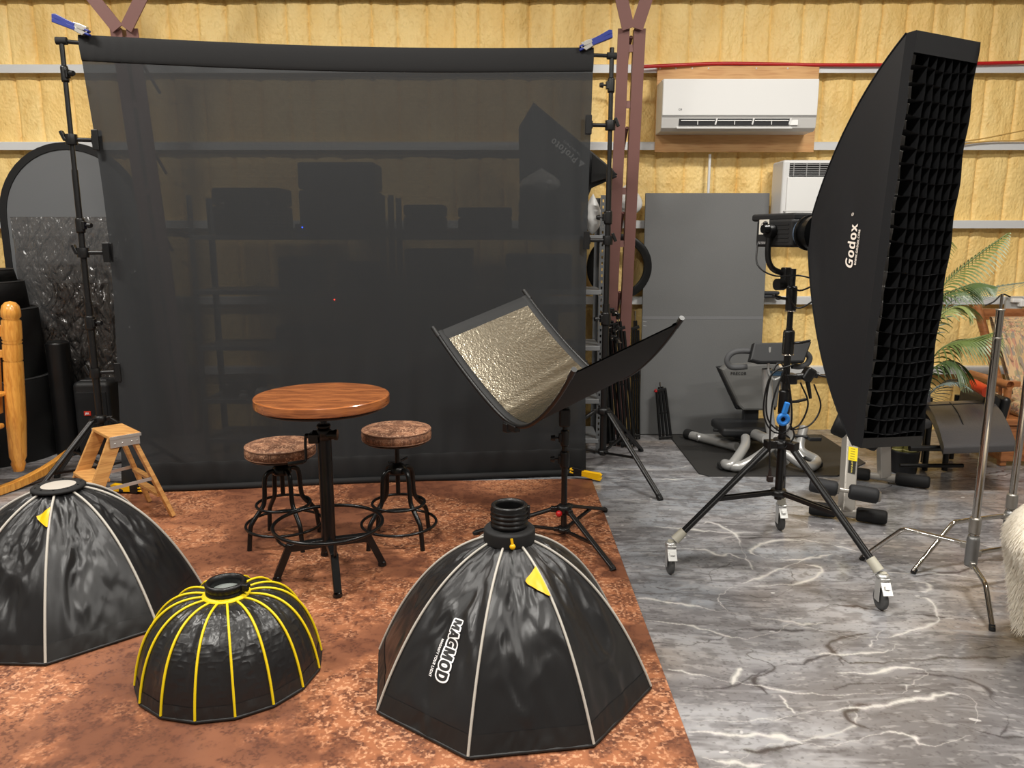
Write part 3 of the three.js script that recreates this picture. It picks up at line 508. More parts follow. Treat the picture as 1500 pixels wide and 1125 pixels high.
// ---------------------------------------------------------------- rocking chair at the frame edge
const oakTex = tex(woodTex([232, 168, 78], [186, 112, 38], 1, 1.3, true), 1 / 0.3, 1 / 0.3);
const oak = M(0xffffff, 0.28, 0, { map: oakTex, clearcoat: 0.4, clearcoatRoughness: 0.2 });
{
  const t = thing('rocking_chair', 'honey oak rocking chair with turned posts beside the black drums', 'chair', V(-3.42, 0, -5.0));
  const post = (x, z) => { const g = lathe([[0, 1.245], [0.03, 1.238], [0.05, 1.215], [0.058, 1.18], [0.058, 1.145], [0.045, 1.13], [0.058, 1.118], [0.06, 1.0], [0.052, 0.99], [0.06, 0.98], [0.052, 0.97], [0.058, 0.96], [0.058, 0.862], [0.05, 0.855], [0.058, 0.845], [0.06, 0.7], [0.056, 0.695], [0.06, 0.69], [0.06, 0.45], [0.052, 0.2], [0.04, 0.17], [0.045, 0.15], [0.032, 0.10]], 28); g.rotateZ(-0.07); g.translate(x, 0, z); return g; };
  obj('back_post', post(0.08, 0), oak, t); obj('back_post', post(-0.55, 0.15), oak, t);
  for (const [y, h] of [[1.05, 0.075], [0.9, 0.05]]) obj('back_rail', bar(V(0.14, y, 0), V(-0.5, y, 0.15), 0.03, h), oak, t);
  for (let k = 0; k < 4; k++) { const x = lerp(0.02, -0.42, k / 3); obj('back_slat', bar(V(x, 0.5, 0.02 + 0.1 * k / 3), V(x + 0.03, 0.9, 0.02 + 0.1 * k / 3), 0.02, 0.05, V(0, 0, 1)), oak, t); }
  for (const [x, z] of [[0.06, 0], [-0.52, 0.15]]) {
    obj('armrest', rbox(0.075, 0.03, 0.5, 0.012, x, 0.64, z + 0.28), oak, t);
    obj('front_post', rod(V(x, 0.1, z + 0.45), V(x, 0.63, z + 0.45), 0.025, 0.03), oak, t);
    const rk = []; for (let i = 0; i <= 10; i++) { const q = i / 10, ang = lerp(-0.42, 0.40, q); rk.push(V(x + (q < 0.5 ? 0.02 : 0.02) + Math.sin(-ang) * 0.5, 0.03 + (1 - Math.cos(ang)) * 1.35, z + 0.24 + Math.sin(ang) * 1.25)); }
    obj('rocker', Array.from({ length: 10 }, (_, i) => bar(rk[i], rk[i + 1].clone().lerp(rk[i], -0.03), 0.05, 0.055)), oak, t);
  }
  obj('seat', rbox(0.56, 0.035, 0.5, 0.015, -0.23, 0.42, 0.27), oak, t);
}

// ---------------------------------------------------------------- things along the back wall, ladder side
{
  const t = thing('stacked_drum', 'tall stack of black stepped cylinders behind the rocking chair', 'drum', V(-3.98, 0, -5.75));
  for (const [y0, y1, r] of [[0, 0.62, 0.43], [0.62, 1.13, 0.38], [1.13, 1.33, 0.31], [1.33, 1.42, 0.25]]) {
    const q = obj('drum_section', lathe([[0, y0], [r + 0.015, y0], [r, y1 - 0.015], [r - 0.01, y1], [0, y1]], 56), MAT.blackMatte, t);
    obj('seam', ringg(r - 0.004, 0.004, 0, y1 - 0.004, 0, 56, 6), M(0x3a3a3a, 0.5), q);
  }
}
{
  const z = -6.28, R = 0.58, cx = -3.5, topY = 2.38;                                       // collapsible arch panel
  const outline = (r, y0) => { const p = [[-r, y0]]; for (let i = 0; i <= 24; i++) { const a = Math.PI - Math.PI * i / 24; p.push([Math.cos(a) * r, topY - R + Math.sin(a) * r]); } p.push([r, y0]); return p; };
  const t = thing('arched_backdrop', 'grey arched collapsible backdrop with black rim leaning on the foam wall', 'backdrop', V(cx, 0, z));
  obj('grey_face', extrude(outline(R - 0.045, 0.02), 0.004, 0), M(0x66686a, 0.7), t);
  obj('black_rim', at(extrude(outline(R, 0.0), 0.012, 0.004, [outline(R - 0.05, 0.045).reverse()]), 0, 0, -0.003), MAT.blackMatte, t);
}
{
  // folded black panels in clear film
  const t = thing('wrapped_panel', 'crumpled clear plastic film wrapped over black panels behind the curtain stand', 'panel', V(0, 0, 0)), z = -6.02;
  const film = M(0x4a4643, 0.15, 0, { bumpMap: crumple, bumpScale: 0.06, transparent: true, opacity: 0.6, clearcoat: 1, clearcoatRoughness: 0.12, specularIntensity: 1 });
  const q = [W(25, 318, z), W(202, 318, z), W(215, 575, z), W(58, 575, z)];
  obj('film', sheet((u, v) => {
    const p = q[0].clone().lerp(q[1], u).lerp(q[3].clone().lerp(q[2], u), v), d = u * 1.0 + v * 0.55;
    p.z += 0.06 * (ridged(d * 4.0 + 2 + 0.5 * fbm(u * 6, v * 6, 2), v * 2.2 - u * 2.5, 3) - 0.5) + 0.034 * (ridged(u * 9 - v * 5 + fbm(u * 5, v * 5, 2), v * 7, 3) - 0.5) + 0.06; return p;
  }, 80, 90), film, t);
  const b = [W(82, 395, z - 0.06), W(170, 385, z - 0.06)];
  obj('black_panel', box(0.42, 1.3, 0.03, b[0].x + 0.2, 0.65, z - 0.03), MAT.blackMatte, t);
  obj('black_panel', box(0.5, 0.95, 0.03, b[0].x - 0.05, 0.475, z - 0.07, 0, 0, 0.03), MAT.black, t);
}
{
  const t = thing('party_speaker', 'black portable loudspeaker with a small red badge on the floor', 'speaker', V(-3.22, 0, -5.87), 0.12);
  obj('cabinet', rbox(0.27, 0.57, 0.27, 0.04, 0, 0.285, 0, 0, 0, 0, 4), M(0x1d1d1e, 0.55), t);
  obj('grille', rbox(0.22, 0.47, 0.02, 0.009, 0, 0.26, 0.13), M(0x101011, 0.85), t);
  obj('handle', rbox(0.2, 0.025, 0.05, 0.01, 0, 0.565, 0.05), M(0x2c2c2d, 0.4), t);
  obj('badge', rbox(0.05, 0.035, 0.006, 0.002, -0.035, 0.33, 0.142), M(0xd03018, 0.4), t);
  label('badge_print', 0.044, 0.028, print(128, 80, (g) => { g.fillStyle = '#fff'; g.font = 'bold 60px sans-serif'; g.textAlign = 'center'; g.fillText('JBL', 64, 62, 118); }), t, V(-0.035, 0.33, 0.1465));
}
tag(obj('fabric_roll', [lathe([[0, 0], [0.082, 0], [0.085, 0.02], [0.082, 0.86], [0.065, 0.88], [0, 0.87]], 28, -3.43, 0, -5.76)], MAT.black), 'upright black fabric roll between the drums and the loudspeaker', 'roll');

// ---------------------------------------------------------------- strip softbox on a rolling stand
const standC = V(1.326, 0, -3.664);
{
  const t = thing('rolling_stand', 'black rolling light stand with three braked casters under the strip softbox', 'stand', standC);
  const feet = [V(1.658, 0, -3.219), V(0.786, 0, -3.593), V(1.534, 0, -4.179)];
  for (const [y0, y1, r] of [[0.365, 0.86, 0.0185], [0.8, 1.22, 0.0165], [1.18, 1.5, 0.014]]) obj('pole', rod(V(0, y0, 0), V(0, y1, 0), r, r, 18), MAT.black, t);
  for (const [y, r, a] of [[1.15, 0.027, 0.6], [1.36, 0.025, 2.9], [0.86, 0.028, 0.2]]) {
    const c = obj('collar', lathe([[0, y - 0.06], [r * 0.85, y - 0.06], [r, y - 0.05], [r, y + 0.05], [r * 0.85, y + 0.06], [0, y + 0.06]], 20), MAT.black, t), d = V(Math.cos(a), 0, Math.sin(a));
    obj('lever', [rod(d.clone().multiplyScalar(r).setY(y), d.clone().multiplyScalar(r + 0.04).setY(y + 0.005), 0.007), rbox(0.05, 0.012, 0.02, 0.004, d.x * (r + 0.05), y + 0.01, d.z * (r + 0.05), 0, -a, 0.3)], MAT.blackSatin, c);
    obj('trim_ring', ringg(r * 0.95, 0.003, 0, y - 0.058, 0, 24, 6), MAT.chrome, c);
  }
  const hubY = 0.65, lowY = 0.40;
  obj('hub', [lathe([[0, -0.02], [0.04, -0.02], [0.046, 0], [0.04, 0.024], [0, 0.024]], 20, 0, hubY, 0)], MAT.black, t);
  obj('lower_hub', [lathe([[0, -0.016], [0.036, -0.016], [0.042, 0], [0.036, 0.016], [0, 0.016]], 20, 0, lowY, 0)], MAT.black, t);
  for (const f of feet) {
    const d = f.clone().sub(standC), n = d.clone().normalize(), s = V(-n.z, 0, n.x), B = d.clone().addScaledVector(n, -0.03).setY(0.185), A = n.clone().multiplyScalar(0.05).setY(hubY);
    obj('leg', [...[-1, 1].map((k) => rod(A.clone().addScaledVector(s, k * 0.008), B.clone().addScaledVector(s, k * 0.008), 0.0125)), rbox(0.06, 0.04, 0.05, 0.006, n.x * 0.055, hubY, n.z * 0.055, 0, Math.atan2(-n.z, n.x), 0)], MAT.black, t);
    obj('brace', [...[-1, 1].map((k) => bar(n.clone().multiplyScalar(0.03).setY(lowY).addScaledVector(s, k * 0.012), A.clone().lerp(B, 0.58).addScaledVector(s, k * 0.012), 0.008, 0.02))], MAT.black, t);
    const w = V(d.x, 0, d.z);
    const c = obj('caster', [rod(B.clone().addScaledVector(A.clone().sub(B).normalize(), 0.05), B.clone().addScaledVector(A.clone().sub(B).normalize(), -0.015), 0.022, 0.024), rod(w.clone().setY(0.15), w.clone().setY(0.175), 0.016)], M(0xb7b3a4, 0.5), t);
    obj('fork', [rbox(0.004, 0.11, 0.045, 0.002, w.x - 0.02, 0.098, w.z), rbox(0.004, 0.11, 0.045, 0.002, w.x + 0.02, 0.098, w.z), rbox(0.046, 0.012, 0.06, 0.005, w.x, 0.15, w.z), lathe([[0, 0.15], [0.028, 0.15], [0.028, 0.162], [0.02, 0.17], [0, 0.17]], 18, w.x, 0, w.z)], MAT.alu, c);
    obj('brake', [rbox(0.044, 0.006, 0.06, 0.002, w.x, 0.115, w.z + 0.045, 0.9), rbox(0.022, 0.008, 0.02, 0.002, w.x, 0.125, w.z + 0.05, 0.9)], M(0xd9d9d6, 0.35, 0.3), c);
    obj('wheel', at(lathe([[0, -0.013], [0.04, -0.013], [0.048, -0.009], [0.05, 0], [0.048, 0.009], [0.04, 0.013], [0, 0.013]], 28), w.x, 0.05, w.z, 0, 0.1, Math.PI / 2), M(0x4a4a4a, 0.6), c);
  }
  // bracket with handles clamped on the pole
  const k = obj('super_clamp', [rbox(0.06, 0.05, 0.07, 0.008, 0.015, 0.975, 0), rod(V(0.03, 0.98, 0), V(0.10, 0.99, 0), 0.016), rbox(0.05, 0.07, 0.06, 0.012, 0.105, 0.995, 0, 0, 0, -0.5)], MAT.black, t);
  obj('clamp_handle', [rod(V(0.1, 0.97, 0.01), V(0.118, 0.88, 0.02), 0.012, 0.007), rod(V(0.12, 1.0, 0), V(0.20, 0.985, 0.03), 0.005), rod(V(0.13, 0.998, 0.005), V(0.15, 0.992, 0.012), 0.016)], MAT.black, k);
}
{
  // light head; its axis runs towards the softbox front
  const ax = V(0.33, 0, 0.944).normalize(), rx = V(ax.z, 0, -ax.x), ring = V(1.388, 1.665, -3.5), yaw = Math.atan2(ax.x, ax.z);
  const h = thing('led_light_head', 'black LED studio light head mounted behind the strip softbox', 'light', ring, yaw);   // local z = axis
  obj('body', [rbox(0.13, 0.13, 0.27, 0.015, 0, 0, -0.26), rbox(0.11, 0.035, 0.32, 0.012, 0, 0.075, -0.29), ...[0, 1, 2, 3, 4].map((i) => box(0.134, 0.006, 0.1, 0, -0.04 + i * 0.02, -0.2))], MAT.blackMatte, h);
  obj('front_ring', [rod(V(0, 0, -0.13), V(0, 0, -0.02), 0.06, 0.085, 32), rod(V(0, 0, -0.1), V(0, 0, -0.085), 0.078, 0.08, 32)], MAT.blackSatin, h);
  obj('lens_band', rod(V(0, 0, -0.122), V(0, 0, -0.106), 0.066, 0.07, 32), M(0x6d7f96, 0.25, 0.4), h);
  obj('yoke', [tube([V(-0.085, 0.02, -0.26), V(-0.088, -0.1, -0.26), V(-0.07, -0.16, -0.25), V(-0.02, -0.185, -0.24), V(0.04, -0.19, -0.24)], 0.014, 24, 10), rod(V(-0.1, 0.01, -0.26), V(-0.06, 0.01, -0.26), 0.032)], MAT.black, h);
  obj('lock_knob', [rod(V(-0.098, 0.02, -0.26), V(-0.125, 0.02, -0.26), 0.024, 0.02), at(new THREE.SphereGeometry(0.012, 12, 8), -0.105, 0.045, -0.27)], MAT.blackSatin, h);
  obj('tilt_knob', [rod(V(-0.06, -0.24, -0.22), V(-0.02, -0.24, -0.22), 0.028), rbox(0.04, 0.1, 0.04, 0.008, 0.0, -0.21, -0.23)], MAT.black, h);
  label('sticker', 0.075, 0.07, (() => { const m = print(128, 128, (g) => { g.fillStyle = '#d8d4c8'; g.fillRect(0, 0, 128, 128); g.strokeStyle = '#555'; g.lineWidth = 5; g.beginPath(); g.arc(46, 52, 22, 1, 5); g.stroke(); g.beginPath(); g.moveTo(74, 30); g.lineTo(84, 60); g.lineTo(104, 56); g.stroke(); g.fillStyle = '#666'; g.fillRect(20, 104, 80, 5); }); return m; })(), h, V(-0.0665, 0.03, -0.33), [0, -Math.PI / 2, 0]);
  label('model_print', 0.06, 0.02, print(128, 40, (g) => { g.fillStyle = '#aaa'; g.font = 'bold 34px sans-serif'; g.fillText('SL150W', 4, 32, 120); }), h, V(-0.0665, -0.045, -0.34), [0, -Math.PI / 2, 0]);
  // softbox, local frame: z along the axis, y up, x across
  const s = thing('strip_softbox', 'tall black strip softbox with fabric grid and white lettering', 'softbox', ring, yaw);
  const roll = new THREE.Matrix4().makeRotationZ(-0.055), DEP = 0.49, hh = 0.775, hw = 0.155, cy = -0.07;
  const prof = (q) => { const a = q * Math.PI / 2; return { l: 0.34 * Math.sin(a) + 0.66 * q, z: DEP * (0.34 * (1 - Math.cos(a)) + 0.66 * q) }; };
  const cr = (sx, sy, q) => { const f = prof(q); return V(sx * lerp(0.07, hw, f.l), sy * lerp(0.07, hh, f.l) + cy * f.l, f.z).applyMatrix4(roll); };
  const cloth = M(0x0f1014, 0.6, 0, { bumpMap: nylonBump, bumpScale: 0.0003 }), inner = M(0x06070b, 0.95);
  const wr = (u, v) => 0.006 * (fbm(u * 3 + 4, v * 4, 3) - 0.5) * Math.sin(Math.PI * u) * Math.sin(Math.PI * v) * 2;
  const side = (sx) => (u, v) => { const p = cr(sx, lerp(-1, 1, 0), v); return cr(sx, -1, v).lerp(cr(sx, 1, v), u).add(V(sx * (wr(u, v) - 0.012 * Math.sin(Math.PI * u) * Math.sin(Math.PI * v)), 0, 0)); };
  obj('side_panel', sheet(side(-1), 40, 30, 1.6, 0.6), cloth, s); obj('side_panel', sheet(side(1), 40, 30, 1.6, 0.6), cloth, s);
  for (const sy of [-1, 1]) obj('end_panel', sheet((u, v) => cr(-1, sy, v).lerp(cr(1, sy, v), u), 12, 30, 0.35, 0.9), cloth, s);
  for (const sx of [-1, 1]) for (const sy of [-1, 1]) obj('rib_seam', tube(Array.from({ length: 13 }, (_, i) => cr(sx, sy, i / 12)), 0.004, 24, 6), inner, s);
  const Q = (x, y, z) => V(x, y + cy, z).applyMatrix4(roll);
  for (const sx of [-1, 1]) obj('front_lip', sheet((u, v) => Q(sx * hw, lerp(-hh, hh, u), DEP + 0.045 * v + 0.004 * Math.sin(u * 40) * v), 60, 4), inner, s);
  for (const sy of [-1, 1]) obj('front_lip', sheet((u, v) => Q(lerp(-hw, hw, u), sy * hh - sy * 0.02 * Math.sin(Math.PI * u) * v, DEP + 0.045 * v), 12, 4), inner, s);
  obj('diffuser', sheet((u, v) => Q(lerp(-hw + 0.014, hw - 0.014, u), lerp(-hh + 0.05, hh - 0.05, v), DEP - 0.025), 4, 8), M(0xd8d6d2, 0.8), s);
  obj('front_band', sheet((u, v) => Q(lerp(-hw, hw, u), hh - 0.075 * v, DEP + 0.046), 12, 3), cloth, s);
  obj('front_band', sheet((u, v) => Q(lerp(-hw, hw, u), -hh + 0.04 * v, DEP + 0.046), 12, 3), cloth, s);
  const gx = 6, gy = 27;
  for (let k = 1; k < gy; k++) { const y = lerp(-hh, hh, k / gy); obj('grid_strip', sheet((u, v) => Q(lerp(-hw + 0.012, hw, u), y + 0.004 * Math.sin(u * 9 + k) - 0.006 * Math.sin(Math.PI * u), lerp(DEP - 0.022, DEP + 0.042, v)), 10, 1), inner, s); }
  for (let k = 0; k < gx; k++) { const x = lerp(-hw + 0.08, hw, k / gx); obj('grid_strip', sheet((u, v) => Q(x + 0.003 * Math.sin(u * 60 + k), lerp(-hh, hh, u), lerp(DEP - 0.022, DEP + 0.042, v)), 46, 1), inner, s); }
  const logo = print(1024, 300, (g) => { g.fillStyle = '#f2e8dc'; g.font = 'bold 250px sans-serif'; g.fillText('Godox', 10, 205, 900); g.font = 'bold 62px sans-serif'; g.fillText('WWW.GODOX.COM', 110, 285, 700); g.strokeStyle = '#f2e8dc'; g.lineWidth = 7; g.beginPath(); g.arc(960, 44, 24, 0, 7); g.stroke(); g.font = 'bold 32px sans-serif'; g.fillText('R', 949, 56); });
  const f = side(-1);
  obj('printed_logo', sheet((u, v) => f(lerp(0.42, 0.61, u), lerp(0.80, 0.65, v)).add(V(-0.004, 0, 0)), 16, 6), logo, s);
}
{
  const t = thing('coiled_cable', 'black cable coiled on the rolling stand with a blue connector', 'cable', standC.clone());
  const black = MAT.black, L = (pts, n) => obj(n ?? 'cable_loop', tube(pts, 0.0042, 60, 6), black, t);
  L([V(0.02, 1.05, 0.04), V(-0.09, 1.0, 0.05), V(-0.115, 0.82, 0.05), V(-0.06, 0.72, 0.05), V(0.02, 0.75, 0.05), V(0.0, 0.95, 0.05), V(-0.05, 1.06, 0.04), V(-0.1, 0.95, 0.05), V(-0.09, 0.78, 0.05), V(0.02, 0.69, 0.05)]);
  L([V(-0.02, 1.04, 0.04), V(-0.07, 0.9, 0.055), V(-0.08, 0.78, 0.055), V(-0.075, 0.62, 0.055), V(-0.065, 0.5, 0.05)]);
  L([V(0.06, 0.96, 0.03), V(0.1, 0.86, 0.04), V(0.07, 0.76, 0.04), V(0.02, 0.73, 0.04), V(0.12, 0.75, 0.03), V(0.17, 0.84, 0.02), V(0.13, 0.95, 0.02)]);
  L([V(0.02, 0.76, 0.04), V(0.04, 0.70, 0.05), V(0.0, 0.64, 0.05)]);
  L([V(-0.16, 1.62, -0.05), V(-0.17, 1.52, 0), V(-0.1, 1.47, 0.03), V(0.02, 1.47, 0.04), V(0.1, 1.44, 0.03), V(0.03, 1.4, 0.03), V(-0.03, 1.42, 0.03), V(0.01, 1.32, 0.04), V(0.1, 1.36, 0.03), V(0.13, 1.44, 0.02)]);
  obj('plug', [rbox(0.028, 0.03, 0.028, 0.005, -0.064, 0.485, 0.05), rod(V(-0.065, 0.5, 0.05), V(-0.066, 0.54, 0.05), 0.009, 0.005)], M(0x2a1c18, 0.5), t);
  obj('blue_connector', [at(new THREE.TorusGeometry(0.022, 0.011, 10, 24), -0.02, 0.785, 0.055), rbox(0.024, 0.06, 0.022, 0.006, -0.012, 0.84, 0.055, 0, 0, -0.25)], M(0x2f86e0, 0.4), t);
}

// ---------------------------------------------------------------- chrome C-stands
function cstand(label, c, feet, topY) {
  const t = thing('c_stand', label, 'stand', c);
  for (const [y0, y1, r] of [[0.2, topY * 0.86, 0.0175], [topY * 0.84, topY * 0.95, 0.0165], [topY * 0.9, topY, 0.006]]) obj('pole', rod(V(0, y0, 0), V(0, y1, 0), r, r, 20), MAT.chrome, t);
  obj('collar', [lathe([[0, 0.28], [0.024, 0.28], [0.026, 0.29], [0.026, 0.35], [0.022, 0.36], [0, 0.36]], 24), ringg(0.0185, 0.003, 0, topY * 0.86, 0, 24, 6), ringg(0.0175, 0.003, 0, topY * 0.95, 0, 24, 6)], MAT.steel, t);
  obj('base_casting', [lathe([[0, 0.12], [0.026, 0.12], [0.028, 0.13], [0.028, 0.25], [0.024, 0.27], [0, 0.27]], 24)], M(0x8b8b8a, 0.4, 0.7), t);
  feet.forEach(([fx, fz, y]) => {
    const d = V(fx - c.x, 0, fz - c.z), n = d.clone().normalize(), k = d.clone().multiplyScalar(0.62).setY(y);
    const leg = obj('leg', tube([n.clone().multiplyScalar(0.028).setY(y - 0.005), n.clone().multiplyScalar(0.08).setY(y), k.clone().addScaledVector(n, -0.03), k.clone().addScaledVector(n, 0.012).add(V(0, -0.012, 0)), d.clone().setY(0.012)], 0.0115, 50, 12, false, 0.2), MAT.chrome, t);
    obj('rubber_foot', rod(d.clone().lerp(k, 0.06).setY(0.025), d.clone().setY(0.001), 0.0125, 0.0135), MAT.rubber, leg);
    obj('leg_lug', rbox(0.03, 0.03, 0.024, 0.005, n.x * 0.035, y - 0.005, n.z * 0.035, 0, Math.atan2(-n.z, n.x), 0), MAT.steel, leg);
  });
  return t;
}
cstand('chrome C-stand with short post in front of the black lounger', V(2.17, 0, -3.42), [[2.043, -3.022, 0.14], [1.816, -3.759, 0.22], [2.6, -3.55, 0.18]], 1.40);
cstand('chrome C-stand half hidden behind the cream fur', V(2.56, 0, -3.76), [[1.998, -3.593, 0.245], [2.9, -3.4, 0.2], [2.85, -4.15, 0.16]], 1.5);

// ---------------------------------------------------------------- cream fur draped seat
{
  const c = V(2.305, 0, -2.74), t = thing('fur_stool', 'cream faux fur throw draped over a low seat', 'seat', c);
  const fur = M(0xf6eddb, 0.9, 0, { sheen: 0.6, sheenRoughness: 0.6, sheenColor: new THREE.Color(0xffffff) });
  const H = 0.68;
  const P = (u, v) => {                                                                  // v 0 top centre, 1 hem
    const a = u * Math.PI * 2, hem = 0.03 + 0.10 * fbm(u * 9 + 2, 1, 2), fl = 0.05 * Math.sin(a * 5 + 1) + 0.03 * Math.sin(a * 9);
    const q = v < 0.4 ? v / 0.4 : 1, k = v < 0.4 ? 0 : (v - 0.4) / 0.6;
    const r = 0.375 * Math.sin(q * Math.PI / 2) - 0.13 * k + fl * k * 0.9, y = v < 0.4 ? H - 0.2 * (1 - Math.cos(q * Math.PI / 2)) : lerp(H - 0.2, hem, k);
    return V(Math.cos(a) * r, y + 0.015 * (fbm(u * 20, v * 8, 2) - 0.5), Math.sin(a) * r);
  };
  obj('throw', sheet(P, 120, 50), fur, t);
  const strand = new THREE.ConeGeometry(0.0017, 0.026, 3, 1, true); strand.translate(0, 0.013, 0); strand.userData.keep = true;
  const N = 42000, im = new THREE.InstancedMesh(strand, fur, N), q = new THREE.Quaternion(), mtx = new THREE.Matrix4();
  for (let i = 0; i < N; i++) {
    const u = rnd(), v = Math.pow(rnd(), 0.7), p = P(u, v), a = P(u + 0.004, v), b = P(u, Math.min(1, v + 0.01)), n = b.clone().sub(p).cross(a.clone().sub(p)).normalize(); if (n.dot(V(p.x, 0.2, p.z)) < 0) n.negate();
    const dir = n.multiplyScalar(0.45).add(V((rnd() - 0.5) * 0.5, -0.85, (rnd() - 0.5) * 0.5)).normalize(), s = 0.7 + 0.7 * rnd();
    im.setMatrixAt(i, mtx.compose(p, q.setFromUnitVectors(UPV, dir), V(1, s, 1)));
  }
  im.name = 'fur_pile'; im.userData.kind = 'stuff'; t.add(im);
  for (let k = 0; k < 4; k++) obj('leg', rod(V(0.22 * Math.cos(k * 1.571 + 0.8), 0, 0.22 * Math.sin(k * 1.571 + 0.8)), V(0.18 * Math.cos(k * 1.571 + 0.8), 0.46, 0.18 * Math.sin(k * 1.571 + 0.8)), 0.018), oak, t);
}

// ---------------------------------------------------------------- grey folding flat and things beside it
{
  const t = thing('folding_flat', 'tall dark grey folding flat panel leaning on the foam wall', 'panel', V(0, 0, 0));
  const a = W(941, 633, -6.36), X0 = 1.08, X1 = 2.085, face = M(0x6c6d6d, 0.62);
  const bmp = tex(pixels(256, 256, grey((x, y) => fbm(x / 3, y / 3, 3))), 1 / 0.3, 1 / 0.3, false); face.bumpMap = bmp; face.bumpScale = 0.0006;
  for (const [y0, y1] of [[0, 0.995], [1.0, 1.998]]) obj('panel_half', at(rbox(X1 - X0, y1 - y0, 0.022, 0.004, (X0 + X1) / 2, (y0 + y1) / 2, 0), 0, 0.004, -6.36, -0.025), face, t);
  obj('rear_leaf', at(rbox(0.9, 1.94, 0.02, 0.004, X0 + 0.455, 0.97, 0), 0, 0.004, -6.395, -0.02), MAT.blackMatte, t);
  obj('hinge_tape', at(rbox(X1 - X0, 0.025, 0.002, 0.0008, (X0 + X1) / 2, 0.99, 0.012), 0, 0.004, -6.36, -0.025), M(0x77787a, 0.5), t);
  obj('scuff_mark', at([0, 1, 2].map((k) => rbox(0.035 - k * 0.004, 0.004, 0.001, 0.0004, X0 + 0.02 + k * 0.002, 0.995 - k * 0.035, 0.0118, 0, 0, -0.1 * k)).reduce((g, h) => mergeGeometries([g, h])), 0, 0.004, -6.36, -0.025), M(0xb8b8b6, 0.6), t);
}
function foldedStand(label, base, top, r, group, red) {
  const t = thing('folded_stand', label, 'stand', base, 0, group), d = top.clone().sub(base), n = d.clone().normalize(), s = n.clone().cross(V(0, 0, 1)).normalize();
  const at0 = (k, f) => s.clone().multiplyScalar(k * r * 2.6).addScaledVector(d, f).add(V(0, 0, k % 2 ? 0.012 : 0));
  for (const k of [-1.5, -0.5, 0.5, 1.5]) obj('leg', rod(at0(k, 0.0), at0(k * 0.8, Math.abs(k) > 1 ? 0.92 : 1), r), MAT.blackSatin, t);
  obj('collar', [bar(at0(-1.9, 0.03), at0(1.9, 0.03), 0.022, 0.022), bar(at0(-1.7, 0.93), at0(1.5, 0.95), 0.026, 0.024), bar(at0(-1.7, 0.5), at0(1.7, 0.5), 0.012, 0.01)], MAT.black, t);
  obj('stud', rod(at0(0, 1), at0(0, 1.08), 0.006), MAT.chrome, t);
  if (red) obj('knob', at(new THREE.SphereGeometry(0.016, 12, 8), ...at0(-1.4, 0.93).toArray()), MAT.red, t);
  return t;
}
foldedStand('folded black light stand with red knob leaning on the grey flat', V(1.275, 0.006, -6.2), V(1.235, 0.43, -6.29), 0.0115, undefined, true);
foldedStand('folded black light stand standing next to the grey flat edge', V(1.025, 0.006, -6.2), V(1.01, 0.98, -6.3), 0.008, 'folded stands beside the column');
{
  const f = [[0.84, -6.0, 0.76, 1.02], [0.93, -5.96, 0.84, 1.0], [0.76, -6.06, 0.74, 0.98]];
  f.forEach(([x, z, x2, y2]) => foldedStand('folded black light stand leaning in the bundle at the column foot', V(x, 0.006, z), V(x2, y2, z - 0.1), 0.012, 'bundle of folded stands'));
}
// clamps hung in a cluster on the column foot
for (let k = 0; k < 9; k++) {
  const p = W(893 + (k % 3) * 6 - (k > 5 ? 2 : 0), 455 + Math.floor(k / 3) * 18 + (k % 3) * 4, -5.86);
  const t = thing('grip_clamp', 'small black grip clamp hung in the cluster on the rust red column', 'clamp', p, k * 0.9, 'grip clamps on the column');
  obj('body', [rbox(0.03, 0.045, 0.025, 0.006), rod(V(-0.03, 0.01, 0), V(0.035, 0.012, 0), 0.009)], MAT.black, t);
  obj('screw', [rod(V(0.02, -0.01, 0), V(0.05, -0.02, 0.01), 0.005), at(new THREE.SphereGeometry(0.007, 8, 6), 0.05, -0.02, 0.01)], MAT.chrome, t);
}
{
  const t = thing('ring_light', 'large black ring light hung on the wall behind the column', 'ring', W(907, 391, -6.38));
  obj('ring', at(lathe([[0.205, -0.015], [0.262, -0.015], [0.268, 0], [0.262, 0.015], [0.205, 0.015], [0.2, 0], [0.205, -0.015]], 56), 0, 0, 0, Math.PI / 2), MAT.blackSatin, t);
  obj('hook', rod(V(0, 0.26, -0.02), V(0, 0.29, -0.06), 0.006), MAT.steel, t);
}

